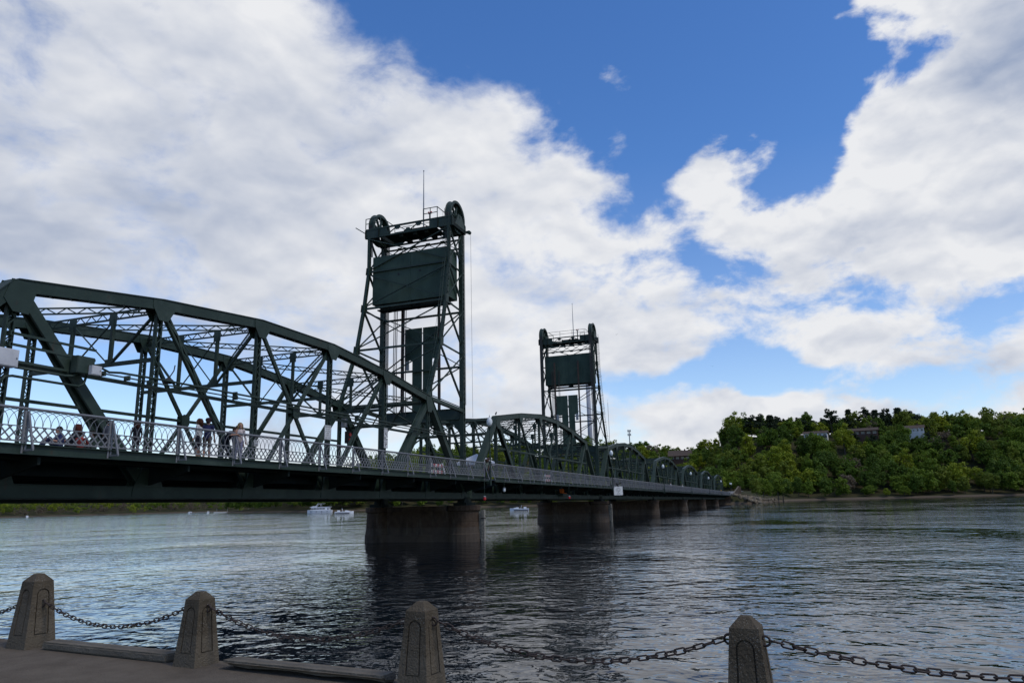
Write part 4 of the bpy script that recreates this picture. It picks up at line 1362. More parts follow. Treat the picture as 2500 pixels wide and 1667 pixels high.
def ring_mesh(R, r, n=16, m=7, stretch=0.0):
    mb = MB(); vs = []; fs = []
    for i in range(n):
        a = 2 * math.pi * i / n
        cx = R * math.cos(a) + (stretch if math.cos(a) > 0 else -stretch); cy = R * math.sin(a)
        for j in range(m):
            b = 2 * math.pi * j / m
            vs.append((cx + r * math.cos(b) * math.cos(a), cy + r * math.cos(b) * math.sin(a), r * math.sin(b)))
    for i in range(n):
        for j in range(m):
            fs.append((i * m + j, ((i + 1) % n) * m + j, ((i + 1) % n) * m + (j + 1) % m, i * m + (j + 1) % m))
    mb.add(vs, fs)
    return mb.mesh('link', IRON, smooth=True)
LINK = ring_mesh(.021, .0072, 10, 5, .026)
EYE = ring_mesh(.034, .009, 14, 6)
blab = [None, 'largest grey concrete bollard at the far left end of the quay', 'concrete bollard second from the left, on the near quay edge', 'concrete bollard in front of the dark bridge reflection, bottom centre', 'concrete bollard right of centre with chains on both sides, cut by the frame', None]
for i, y in enumerate(BOL_Y):
    if i in (0, 5):
        continue
    s = BS.get(i, 1.0)
    o = thing('bollard', blab[i], 'bollard', (qx(y), y, ZQ), 'concrete quay bollards', None, (0, 0, -math.atan(.1)))
    o.scale = (s, s, s)
    link('post_body', BOLLARD, o)
    for sg in (-1, 1):
        link('eye_ring', EYE, o, (0, sg * .13, RZ.get(i, .57)), None, (0, math.pi / 2, 0))
def chain(i0, label):
    ya, yb = BOL_Y[i0], BOL_Y[i0 + 1]
    sa, sb = BS.get(i0, 1.0), BS.get(i0 + 1, 1.0)
    a = Vector((qx(ya), ya - .17 * sa, ZQ + RZ.get(i0, .57) * sa)); b = Vector((qx(yb), yb + .17 * sb, ZQ + RZ.get(i0 + 1, .57) * sb))
    r = thing('chain', label, 'chain', a, 'chains hung between the bollards')
    n = 34; sag = .235 if i0 < 4 else .14
    pts = [a.lerp(b, k / n) - Vector((0, 0, 4 * sag * (k / n) * (1 - k / n))) for k in range(n + 1)]
    for k in range(n):
        mid = (pts[k] + pts[k + 1]) / 2 - a
        d = (pts[k + 1] - pts[k]).normalized()
        qd = Vector((1, 0, 0)).rotation_difference(d)
        rot = (qd @ Matrix.Rotation((math.pi / 2 if k % 2 else 0) + .3 * math.sin(k * 2.3), 3, 'X').to_quaternion()).to_euler()
        link('chain_link', LINK, r, mid, None, rot)
for i, lb in enumerate(('short end of rusty chain left of the largest bollard', 'rusty chain hanging between the two leftmost bollards', 'rusty chain hanging between the second and third bollards from the left', 'rusty chain in front of the bridge reflection, left of the rightmost bollard', 'rusty chain running from the rightmost bollard out of the lower right corner')):
    chain(i, lb)
for ya, yb, lb in ((-15.35, -17.55, 'low concrete kerb between the two leftmost bollards, with a pale chip'), (-18.35, -20.4, 'low concrete kerb with broken underside right of the second bollard')):
    k = thing('quay_kerb', lb, 'kerb', (qx((ya + yb) / 2), (ya + yb) / 2, ZQ), 'low kerbs along the quay edge', None, (0, 0, -math.atan(.1)))
    ln = abs(ya - yb) / 2
    bm = bmesh.new(); bmesh.ops.create_cube(bm, size=1)
    bmesh.ops.scale(bm, vec=(.22, ln * 2, .085), verts=bm.verts); bmesh.ops.translate(bm, vec=(.02, 0, .047), verts=bm.verts)
    bmesh.ops.subdivide_edges(bm, edges=[e for e in bm.edges if abs(e.verts[0].co.y - e.verts[1].co.y) > .5], cuts=24)
    bmesh.ops.bevel(bm, geom=[e for e in bm.edges if e.calc_face_angle(0) > 1.0], offset=.018, segments=2, affect='EDGES')
    for v in bm.verts:
        v.co += Vector((random.gauss(0, .0012), random.gauss(0, .0012), random.gauss(0, .0012)))
        if lb.startswith('low concrete kerb with') and v.co.x < 0 and v.co.z < .045:
            v.co.x += .05 + .03 * math.sin(v.co.y * 7); v.co.z += .025
    me = bpy.data.meshes.new('kerb_stone'); bm.to_mesh(me); bm.free(); me.materials.append(KERBM)
    link('kerb_stone', me, k)

# ------------------------------------------------------------------ lamps on the walkway
GLOBE = mat('opal_glass', (.66, .68, .66), .25, None, spec=.5)
LAMP_X = [41.9, 83.6] + [x - 1.6 for x in FARX[1:]] + [287.5]
def lamp():
    r = thing('street_lamp', '', 'street lamp', (0, 0, 0), 'acorn globe lamps along the walkway')
    mb = MB(); mb.lathe([(.09, -.6), (.09, .1), (.07, .25), (.055, .4), (.045, 3.6), (.07, 3.65), (.07, 3.72), (.04, 3.76)], (0, 0, 0), 10); mb.build('pole', GREEN, r, smooth=False)
    mb = MB(); mb.lathe([(.05, 3.76), (.14, 3.80), (.15, 3.88), (.11, 3.92)], (0, 0, 0), 12); mb.build('fitter', GREEN, r)
    mb = MB(); mb.lathe([(.12, 3.92), (.20, 4.05), (.235, 4.22), (.21, 4.38), (.15, 4.52), (.09, 4.60), (.05, 4.64)], (0, 0, 0), 14); mb.build('globe', GLOBE, r, smooth=True)
    mb = MB(); mb.lathe([(.05, 4.64), (.03, 4.68), (.012, 4.78), (.0, 4.86)], (0, 0, 0), 8); mb.build('finial', GREEN, r)
    mb = MB(); mb.box(-.06, .06, .0, .32, -.45, -.35); mb.box(-.06, .06, 0, .32, .05, .15); mb.build('bracket', GREEN, r)
    return r
lp = lamp()
llab = ['white globe lamp beside the near lift tower', 'white globe lamp beside the far lift tower', 'white globe lamp in front of the second far truss', 'white globe lamp in front of the third far truss',
        'white globe lamp in front of the fourth far truss', 'white globe lamp before the farthest truss', 'farthest white globe lamp near the shore']
for k, x in enumerate(LAMP_X):
    o = lp if k == 0 else copy_tree(lp)
    o['label'] = llab[k]; o.location = (x, -2.66, 5.0 + G * x)
o = copy_tree(lp); o['label'] = 'globe lamp standing on shore by the pale wall past the bridge'; o.location = (312, -1.4, 3.9)

# ------------------------------------------------------------------ signs
def text_child(parent, body, size, loc, m=BLACK, rot=(math.pi / 2, 0, 0), name='lettering', sx=1.0):
    cu = bpy.data.curves.new('txt', 'FONT'); cu.body = body; cu.size = size; cu.align_x = 'CENTER'; cu.align_y = 'CENTER'; cu.resolution_u = 3
    to = bpy.data.objects.new('txt', cu); COL.objects.link(to)
    dg = bpy.context.evaluated_depsgraph_get(); dg.update()
    me = bpy.data.meshes.new_from_object(to.evaluated_get(dg))
    bpy.data.objects.remove(to); bpy.data.curves.remove(cu)
    me.materials.clear(); me.materials.append(m)
    o = link(name, me, parent, loc, None, rot); o.scale = (sx, 1, 1)
    return o
def sign(label, x, y, z, w, h, lines, arrow=0):
    s = thing('sign', label, 'sign', (x, y, z), None)
    mb = MB(); mb.box(-w / 2, w / 2, 0, .012, -h / 2, h / 2); mb.build('panel', SIGNW, s)
    mb = MB()
    e = .018
    for (x0, x1, z0, z1) in ((-w / 2 + e, w / 2 - e, h / 2 - 2 * e, h / 2 - e), (-w / 2 + e, w / 2 - e, -h / 2 + e, -h / 2 + 2 * e), (-w / 2 + e, -w / 2 + 2 * e, -h / 2 + 2 * e, h / 2 - 2 * e), (w / 2 - 2 * e, w / 2 - e, -h / 2 + 2 * e, h / 2 - 2 * e)):
        mb.box(x0, x1, -.004, -.001, z0, z1)
    mb.build('border', BLACK, s)
    for (tx, sz, zz) in lines:
        text_child(s, tx, sz, (0, -.004, zz))
    if arrow:
        mb = MB(); k = arrow
        mb.prism([(-.09 * k, -h / 2 + .27), (-.07 * k, -h / 2 + .29), (.03 * k, -h / 2 + .19), (.06 * k, -h / 2 + .22), (.09 * k, -h / 2 + .11), (-.02 * k, -h / 2 + .13), (.01 * k, -h / 2 + .165)], 'Y', -.005, -.002)
        mb.build('arrow', BLACK, s)
    return s
sign('white notice of six printed lines hung on the near truss', 23.95, -.34, 6.92, .62, .80, [('PEDESTRIANS', .085, .29), ('DO NOT', .085, .175), ('PROCEED', .085, .06), ('WHEN', .085, -.055), ('GATE IS', .085, -.17), ('BELL RINGS', .085, -.285)])
sign('upper white stop sign with arrow down to the right', 30.1, -.40, 7.38, .46, .62, [('STOP', .15, .20), ('HERE ON', .085, .07), ('RED', .14, -.05)], 1)
sign('lower white stop sign with arrow down to the left', 30.1, -.40, 6.73, .46, .62, [('STOP', .15, .20), ('HERE ON', .085, .07), ('RED', .14, -.05)], -1)
sg = sign('white navigation notice hung outside the railing by the far tower', 85.3, -2.95, 4.0, 3.0, 1.9, [('NOTICE', .3, .55), ('BRIDGE OPENS', .26, .25), ('ON SIGNAL', .26, -.05), ('CALL', .24, -.35), ('OPERATOR', .24, -.62)])
sg.rotation_euler = (0, 0, rad(-38)); sg.scale = (.5, 1, .6)
mb = MB(); mb.beam((0, .03, .9), (0, .3, 1.7), .12, .3); mb.beam((-.5, .03, 1.3), (1.2, .03, 1.75), .1, .25); mb.build('hanger', BLACK, sg)
sm = sign('small white plate behind the lattice near the leaning woman', 18.2, -.32, 5.95, .3, .3, [('WALK', .09, .06), ('BIKES', .09, -.06)])
ps = sign('small notice behind the railing beside the dark-clothed person', 10.1, -.30, 5.62, .36, .5, [('NO', .1, .15), ('DIVING', .085, .02), ('OFF BRIDGE', .05, -.1)])

# ------------------------------------------------------------------ boxes and conduit on the near truss
def cab(name, label, x0, x1, y0, y1, z0, z1, m):
    c = thing(name, label, 'electrical box', ((x0 + x1) / 2, (y0 + y1) / 2, z0))
    hx, hy, hz = (x1 - x0) / 2, (y1 - y0) / 2, z1 - z0
    mb = MB(); mb.box(-hx, hx, -hy, hy, 0, hz); mb.build('case', m, c)
    mb = MB(); mb.box(-hx + .025, hx - .025, -hy - .014, -hy - .002, .025, hz - .025); mb.build('door', m, c)
    mb = MB(); mb.box(hx - .09, hx - .05, -hy - .03, -hy - .016, hz * .45, hz * .55); mb.build('latch', GREYP, c)
    return c
cab('cabinet', 'pale grey metal cabinet on the truss at the left frame edge', 4.9, 6.15, -.62, -.3, 7.62, 8.2, WHITEP)
cab('junction_box', 'dark green junction box on the heavy near diagonal', 8.25, 8.95, -.62, -.32, 7.8, 8.42, GREEN)
cab('junction_box', 'small pale grey box beside the dark green junction box', 8.72, 9.12, -.80, -.64, 7.78, 8.12, WHITEP)
cab('junction_box', 'green box hanging between the bars left of the junction box', 7.55, 7.95, .1, .3, 8.55, 9.0, GREEN)
def conduit(label, pts, r=.045):
    c = thing('conduit', label, 'pipe', pts[0], 'conduits on the near truss')
    mb = MB(); p0 = Vector(pts[0])
    mb.tube([Vector(p) - p0 for p in pts], r, 8); mb.build('pipe', GREEN, c, smooth=True)
    for i in range(0, len(pts) - 1):
        a, b = Vector(pts[i]) - p0, Vector(pts[i + 1]) - p0
        if (b - a).length > 3:
            for t in (.15, .5, .85):
                m_ = a.lerp(b, t); mb = MB(); mb.box(m_.x - .04, m_.x + .04, m_.y - .06, .33 - p0.y - .52, m_.z - .09, m_.z + .09); mb.build('clamp', GREEN, c)
    return c
def gz(x, z): return z + G * x
conduit('upper conduit running along the near truss to the tower', [(9.0, -.36, 8.22), (9.35, -.36, 8.2), (9.8, -.36, 8.06), (10.3, -.36, 8.12), (12.2, -.36, 8.14), (41.5, -.36, 8.02)])
conduit('lower thin conduit running along the near truss to the tower', [(9.1, -.4, 7.97), (12.2, -.4, 7.95), (41.5, -.4, 7.86)], .03)
conduit('short upper conduit from the pale cabinet to the junction box', [(6.2, -.42, 7.66), (8.0, -.42, 7.64), (8.3, -.42, 7.68), (8.45, -.42, 7.82)])
conduit('short lower conduit curving below the pale cabinet', [(5.75, -.42, 5.8), (5.78, -.42, 7.1), (5.9, -.42, 7.3), (6.15, -.42, 7.36), (8.55, -.42, 7.34), (8.75, -.42, 7.45), (8.83, -.42, 7.78)])
for z, lb in ((8.83, 'top'), (8.45, 'second'), (7.9, 'third')):
    b_ = thing('side_bar', {'top': 'highest thin green bar across the first truss panel', 'second': 'middle thin green bar across the first truss panel', 'third': 'lowest thin green bar across the first truss panel'}[lb], 'bar', (6.1, .0, z))
    mb = MB(); mb.beam((0, -.2, 0), (3.2 if lb != 'third' else 2.3, -.2, -.02), .04, .09); mb.build('bar', GREEN, b_)
    mb = MB(); mb.box(-.05, .05, -.22, .0, -.08, .08); mb.build('cleat', GREEN, b_)
# traffic signal, horn and beacon gear
sgl = thing('traffic_signal', 'black pedestrian signal head on a bracket beside a far truss post', 'traffic signal', (37.1, 7.1, 0))
mb = MB(); mb.box(-.22, .22, -.2, .1, 7.55, 8.45); mb.build('signal_head', BLACK, sgl)
mb = MB(); mb.tube([(-.7, .2, 8.75), (0, 0, 8.75), (0, 0, 8.45)], .04, 6); mb.tube([(-.7, .2, 7.25), (0, 0, 7.25), (0, 0, 7.55)], .04, 6); mb.build('bracket', BLACK, sgl)
for z in (7.8, 8.2):
    mb = MB(); mb.lathe([(.13, 0), (.13, -.08)], (0, -.2, z), 10, 'Y'); mb.build('lens', REDLAMP, sgl)
cab('junction_box', 'grey box on the truss post above the black signal', 36.5, 36.9, 7.0, 7.3, 8.75, 9.4, GREYP)
# navigation lamps hung under the walkway
def nav(label, x, y, zt, zb, m):
    n = thing('navigation_lamp', label, 'lamp', (x, y, zt), 'navigation lamps under the bridge')
    mb = MB(); mb.tube([(0, .3, 0), (0, 0, -.1), (0, 0, zb - zt + .3)], .025, 6); mb.build('hanger', GREEN, n)
    mb = MB(); mb.lathe([(.05, .3), (.11, .26), (.12, .22)], (0, 0, zb - zt), 10); mb.build('hood', GREYP, n)
    mb = MB(); mb.lathe([(.10, .215), (.115, .1), (.10, .0), (.05, -.04)], (0, 0, zb - zt), 10); mb.build('lens', m, n)
nav('red navigation lamp hanging below the walkway by the largest pier', 40.82, -2.6, 4.6, 3.1, REDLAMP)
nav('small white lamp hanging below the walkway right of the red lamp', 44.9, -2.6, 4.6, 3.75, GLOBE)
nav('red and white navigation lamp hanging under the lift span', 63.4, -2.6, 4.5, 3.1, REDLAMP)
TARP = mat('orange_tarp', (.55, .13, .02), .7, (.42, .09, .015), 4, .2)
tp = thing('tarp', 'orange tarpaulin bundled on the lower chord of the lift span', 'tarp', (68.2, -.35, 3.45))
mb = MB(); mb.add([(-.75, 0, .28), (.55, -.05, .24), (.8, .05, .1), (.75, 0, .62), (.5, .1, .80), (-.7, .1, .78), (-.75, -.35, .26), (.6, -.35, .22), (.55, -.3, .7), (-.7, -.3, .72)],
       [(6, 7, 8, 9), (9, 8, 4, 5), (7, 2, 3, 8), (8, 3, 4), (0, 6, 9, 5), (0, 1, 7, 6), (1, 2, 7)]); mb.build('cloth', TARP, tp)
mb = MB(); mb.box(-.9, 1.0, -.4, .12, .0, .20); mb.build('tray', GREEN, tp)
# red and white barricades behind the railing
REDP = mat('barricade_red', (.42, .03, .03), .6, None); WHP = mat('barricade_white', (.6, .6, .58), .6, None)
for x, lb in ((36.6, 'red and white striped barricade left of the near tower foot behind the railing'), (62.0, 'red striped barricade behind the railing on the lift span')):
    br = thing('barricade', lb, 'barricade', (x, -.75, 4.93 + G * x), 'striped barricades on the walkway')
    for z in (.28, .72):
        for k in range(6):
            mb = MB(); mb.box(-.9 + k * .3, -.6 + k * .3, -.02, .02, z, z + .2); mb.build('stripe_board', REDP if k % 2 else WHP, br)
    for s_ in (-.8, .8):
        mb = MB(); mb.beam((s_, -.3, 0), (s_, -.03, 1.0), .05, .05, (1, 0, 0)); mb.beam((s_, .3, 0), (s_, .03, 1.0), .05, .05, (1, 0, 0)); mb.build('leg', WHP, br)
# white canopy on the lift span
cn = thing('canopy', 'white peaked canopy roof behind the railing at the start of the lift span', 'canopy', (50.5, 2.2, 4.95 + G * 50))
CANV = mat('white_canvas', (.62, .63, .66), .7, None)
mb = MB(); mb.add([(-1.4, -1.4, 1.75), (1.4, -1.4, 1.75), (1.4, 1.4, 1.75), (-1.4, 1.4, 1.75), (0, 0, 2.55), (-1.4, -1.4, 1.5), (1.4, -1.4, 1.5), (1.4, 1.4, 1.5), (-1.4, 1.4, 1.5)],
       [(0, 1, 4), (1, 2, 4), (2, 3, 4), (3, 0, 4), (0, 5, 6, 1), (1, 6, 7, 2), (2, 7, 8, 3), (3, 8, 5, 0)]); mb.build('roof', CANV, cn)
for x in (-1.35, 1.35):
    for y in (-1.35, 1.35):
        mb = MB(); mb.box(x - .03, x + .03, y - .03, y + .03, 0, 1.7); mb.build('leg', GREYP, cn)
# bird on the lift span, birds in the air
FEATH = mat('dark_feather', (.03, .03, .035), .8, None)
bd = thing('bird', 'small dark bird perched on the top chord of the lift span', 'bird', (49.9, 0, 10.534 + G * 43.67 + .22 - .02))
mb = MB(); mb.tube([(-.24, 0, .06), (-.12, 0, .13), (0, 0, .19), (.08, 0, .27), (.13, 0, .33), (.17, 0, .33), (.23, 0, .32)], [.012, .05, .075, .06, .042, .03, .004], 8); mb.tube([(.0, .02, .14), (.0, .02, .0)], .01, 4); mb.tube([(.0, -.02, .14), (.0, -.02, .0)], .01, 4); mb.build('body', FEATH, bd, smooth=True)
# birds far off
for k, (px, py, pz, lb) in enumerate(((330, 48, 82, 'tiny bird flying in the cloud right of the far tower'), (410, 10, 76, 'tiny bird flying in the blue gap above the wooded bluff'))):
    b2 = thing('bird', lb, 'bird', (px, py, pz))
    mb = MB(); mb.tube([(-.5, 0, 0), (0, 0, .05), (.5, 0, 0)], [.02, .12, .02], 6); mb.add([(0, 0, .05), (.15, 1.0, .35), (-.2, .9, .3)], [(0, 1, 2)]); mb.add([(0, 0, .05), (.15, -1.0, .35), (-.2, -.9, .3)], [(0, 1, 2)]); mb.build('body', FEATH, b2)
# luminaire on the truss
lu = thing('floodlight', 'dark floodlight under a diagonal of the near truss', 'floodlight', (17.9, 5.2, 9.35))
mb = MB(); mb.lathe([(.05, .2), (.22, .08), (.30, -.02), (.30, -.08), (.1, -.12)], (0, 0, 0), 12); mb.build('hood', BLACK, lu)
mb = MB(); mb.tube([(0, 0, .15), (.3, 0, .6), (.35, .0, .9)], .03, 6); mb.build('arm', BLACK, lu)
uw = thing('work_light', 'short white tube light fixed under the deck at lower left', 'lamp', (6.55, .75, 4.18))
mb = MB(); mb.box(-.2, .2, -.05, .05, 0, .05); mb.build('tube', SIGNW, uw)
mb = MB(); mb.box(-.22, .22, -.06, .06, .052, .08); mb.build('housing', GREYP, uw)

# ------------------------------------------------------------------ boats
HULLW = mat('boat_white', (.72, .73, .74), .25, None, spec=.5); GLASSD = mat('dark_window', (.012, .015, .02), .1, None, spec=.6); NAVY = mat('navy_hull', (.012, .014, .03), .3, None)
def hull(L, B, H, nose=.35, m=HULLW, parent=None, z0=-.3, name='hull', flare=.8):
    mb = MB(); st = [(-.5, .92), (-.2, 1.0), (.1, .98), (.28, .78), (.42, .38), (.5, .02)]
    vs = []; n = 5
    for t, w in st:
        bw = B / 2 * w; sh = H * (1 + .18 * max(0, t) * 2)
        rise = .0 if t < .3 else (t - .3) * 1.2
        vs += [(t * L, -bw, sh), (t * L, -bw * flare, z0 + rise), (t * L, 0, z0 - .12 + rise), (t * L, bw * flare, z0 + rise), (t * L, bw, sh)]
    fs = []
    for i in range(len(st) - 1):
        for j in range(n):
            fs.append((i * n + j, (i + 1) * n + j, (i + 1) * n + (j + 1) % n, i * n + (j + 1) % n))
    fs.append(tuple(range(n))); fs.append(tuple((len(st) - 1) * n + j for j in range(n)))
    mb.add(vs, fs); return mb.build(name, m, parent)
hb = thing('houseboat', 'large white double-deck houseboat moored by the wooded shore', 'houseboat', (300, 196.5, 0), None, None, (0, 0, rad(112)))
hb.scale = (.74, .74, .8)
hull(16.5, 4.6, 1.5, parent=hb)
mb = MB(); mb.prism([(-6.8, 1.52), (6.6, 1.52), (5.6, 2.0), (5.3, 3.2), (-5.2, 3.2), (-6.8, 3.0)], 'Y', -1.95, 1.95); mb.build('saloon', HULLW, hb)
for y in (-1.97, 1.97):
    for k in range(5):
        mb = MB(); mb.box(-3.9 + k * 1.95, -2.1 + k * 1.95, y - .012, y + .012, 2.05, 2.75); mb.build('window', GLASSD, hb)
    mb = MB(); mb.box(-6.3, -5.6, y - .012, y + .012, 1.7, 2.85); mb.build('door', GLASSD, hb)
mb = MB(); mb.prism([(-7.6, 3.203), (6.4, 3.203), (5.6, 3.55), (3.9, 4.0), (2.2, 4.0), (1.5, 3.5), (-7.6, 3.5)], 'Y', -2.1, 2.1); mb.build('flybridge', HULLW, hb)
mb = MB(); mb.box(-7.4, 1.4, -2.15, 2.15, 3.503, 3.75); mb.build('stripe', GLASSD, hb)
mb = MB()
for y in (-1.7, 1.7):
    mb.beam((2.2, y, 3.9), (1.0, y, 5.4), .25, .35, (0, 1, 0)); mb.beam((-1.2, y, 3.8), (-.4, y, 5.35), .18, .3, (0, 1, 0))
mb.box(-3.2, 1.3, -1.9, 1.9, 5.35, 5.5); mb.build('hardtop', HULLW, hb)
mb = MB(); mb.tube([(-7.3, 1.2, 3.75), (-8.0, 1.2, 5.3)], .05, 5); mb.tube([(1.0, 0, 5.5), (1.0, 0, 6.8)], .03, 5); mb.build('mast', GREYP, hb)
for k in range(4):
    mb = MB(); mb.lathe([(.14, -.35), (.18, 0), (.14, .35)], (-5.5 + k * 3.6, -2.42, .65), 8); mb.build('fender', NAVY, hb)
    mb = MB(); mb.lathe([(.14, -.35), (.18, 0), (.14, .35)], (-5.5 + k * 3.6, 2.42, .65), 8); mb.build('fender', NAVY, hb)
def speedboat(label, x, y, L_, rz):
    s = thing('speedboat', label, 'speedboat', (x, y, 0), 'small motor boats on the river', None, (0, 0, rad(rz)))
    k = L_ / 7
    hull(7 * k, 2.4 * k, .8 * k, parent=s); mb = MB(); mb.box(-3.2 * k, 2.0 * k, -1.21 * k, 1.21 * k, .12 * k, .34 * k); mb.build('stripe', NAVY, s)
    mb = MB(); mb.prism([(.2 * k, .82 * k), (2.6 * k, .9 * k), (1.0 * k, 1.2 * k), (.3 * k, 1.25 * k)], 'Y', -.8 * k, .8 * k); mb.build('foredeck', HULLW, s)
    mb = MB(); mb.prism([(.35 * k, 1.25 * k), (1.0 * k, 1.2 * k), (.2 * k, 1.75 * k), (.05 * k, 1.75 * k)], 'Y', -.75 * k, .75 * k); mb.build('windscreen', GLASSD, s)
    mb = MB(); mb.box(-2.6 * k, -1.6 * k, -.8 * k, .8 * k, .82 * k, 1.3 * k); mb.build('seat', HULLW, s)
    mb = MB(); mb.tube([(-.5 * k, -.9 * k, .8 * k), (-.9 * k, -.9 * k, 1.95 * k), (-.9 * k, .9 * k, 1.95 * k), (-.5 * k, .9 * k, .8 * k)], .05 * k, 5); mb.build('arch', HULLW, s)
    return s
speedboat('small white and navy motor boat right of the houseboat', 236, 139.5, 7.2, -60)
speedboat('white sport boat between the two big piers', 221.6, 61.2, 6.4, 110)
speedboat('tiny white boat near the far left shore', 470, 640, 6, 60)
speedboat('tiny white boat on the far water left of the dock', 505, 480, 6, 20)
speedboat('tiny white boat nearest the floating dock', 500, 455, 6, 40)
dk = thing('floating_dock', 'pale floating dock and gangway on the far left shore', 'dock', (468, 400, 0), None, None, (0, 0, rad(-50)))
mb = MB(); mb.box(-14, 14, -1.5, 1.5, .1, .7); mb.build('pontoon', SIGNW, dk)
mb = MB(); mb.beam((-13, 0, 1.0), (-34, 0, .5), 1.2, .2); mb.build('gangway', GREYP, dk)
mb = MB()
for x in (-12, -4, 4, 12):
    mb.tube([(x, 1.6, -1), (x, 1.6, 3.2)], .15, 6)
mb.build('pile', GREYP, dk)

# ------------------------------------------------------------------ houses, masts, stack
WALLW = mat('white_siding', (.60, .60, .58), .7, (.52, .52, .50), 2, .2); ROOFB = mat('brown_shingle', (.10, .075, .06), .9, (.07, .055, .045), 3, .1); BROWNW = mat('brown_siding', (.10, .06, .045), .85, (.07, .045, .035), 2, .1); DKB = mat('dark_balcony', (.03, .04, .07), .7, None)
def house(label, x, y, z, w, d, h, wall, rz, roofh=2.2, balcony=False, nwin=5, ov=.7):
    o = thing('house', label, 'house', (x, y, z), 'houses on the bluff', None, (0, 0, rz))
    mb = MB(); mb.box(0, d, -w / 2, w / 2, -6, h); mb.build('wall', wall, o)
    mb = MB(); mb.add([(-ov, -w / 2 - ov, h), (-ov, w / 2 + ov, h), (d / 2, w / 2 + ov, h + roofh), (d / 2, -w / 2 - ov, h + roofh), (d + ov, -w / 2 - ov, h), (d + ov, w / 2 + ov, h)], [(0, 1, 2, 3), (3, 2, 5, 4), (0, 3, 4), (1, 5, 2), (0, 4, 5, 1)])
    rf = mb.build('roof', ROOFB, o)
    mb = MB(); mb.box(d / 2 - .5, d / 2 + .5, -w * .25 - .5, -w * .25 + .5, h + roofh - 1, h + roofh + .9); mb.build('chimney', BROWNW, rf)
    for k in range(nwin):
        yy = -w / 2 + w * (k + .5) / nwin
        mb = MB(); mb.box(-.05, -.012, yy - w / nwin * .3, yy + w / nwin * .3, h - 1.9, h - .6); wd_ = mb.build('window', GLASSD, o)
        mb = MB(); mb.box(-.09, -.052, yy - w / nwin * .3, yy + w / nwin * .3, h - 2.02, h - 1.9); mb.build('sill', WALLW, wd_)
    if balcony:
        mb = MB(); mb.box(-2.0, -.1, -w / 2, w * .1, .2, .45); mb.build('balcony', DKB, o)
        mb = MB(); mb.box(-2.0, -1.9, -w / 2, w * .1, .452, 1.4); mb.build('balcony_rail', DKB, o)
    return o
house('white house with brown roof and dark balcony high on the bluff', 498, -43.5, max(38.5, float(ground(498, -43.5))), 14, 8, 3.3, WALLW, rad(-8), 1.6, True, 5)
house('low dark brown house among pines on the ridge', 503, -72, 39.2, 17, 8, 3.0, BROWNW, rad(-8), 2.0, False, 5)
h3 = house('white house with tall porch posts at the right of the ridge', 508, -101, 39.4, 13, 8, 3.0, WALLW, rad(-10), 2.2, False, 6)
for k in range(6):
    mb = MB(); mb.box(-2.2, -1.95, -6.4 + k * 2.5, -6.15 + k * 2.5, 0, 3.0); mb.build('porch_post', WALLW, h3)
house('dark brown house roof in the trees left of the bluff', 520, 47, 29, 14, 8, 3.2, BROWNW, rad(5), 4.2, False, 4, 1.4)
gy = lambda x, y: float(ground(x, y))
mo = thing('cell_tower', 'slim grey cell phone tower with antennas on the wooded skyline', 'cell tower', (760, 131, 30))
mb = MB(); mb.tube([(0, 0, 0), (0, 0, 45)], [.7, .5], 8); mb.build('pole', GREYP, mo)
mb = MB()
for zz in (40.5, 44.5):
    for k in range(6):
        a = k * math.pi / 3; mb.box(1.6 * math.cos(a) - .25, 1.6 * math.cos(a) + .25, 1.6 * math.sin(a) - .25, 1.6 * math.sin(a) + .25, zz - 1.2, zz + 1.2)
        mb.beam((0, 0, zz), (1.6 * math.cos(a), 1.6 * math.sin(a), zz), .2, .2)
mb.build('antenna', GREYP, mo)
gm = thing('radio_mast', 'hair-thin grey radio mast left of the cell tower', 'mast', (800, 162, 30))
mb = MB(); mb.tube([(0, 0, 0), (0, 0, 82)], .22, 5); mb.build('mast', GREYP, gm)
mb = MB(); mb.tube([(0, 0, 82), (0, 0, 86)], .08, 5); mb.build('whip', GREYP, gm)
SK = mat('stack_concrete', (.34, .35, .38), .8, (.30, .31, .34), .05, .1)
sk = thing('chimney_stack', 'tall pale power station chimney seen through the far tower', 'chimney', (1380, 334, 20))
mb = MB(); mb.lathe([(6.2, 0), (4.6, 120), (4.0, 235)], (0, 0, 0), 20); mb.build('shaft', SK, sk, smooth=True)
mb = MB(); mb.lathe([(4.15, 228), (4.2, 236)], (0, 0, 0), 20); mb.build('rim', SK, sk)

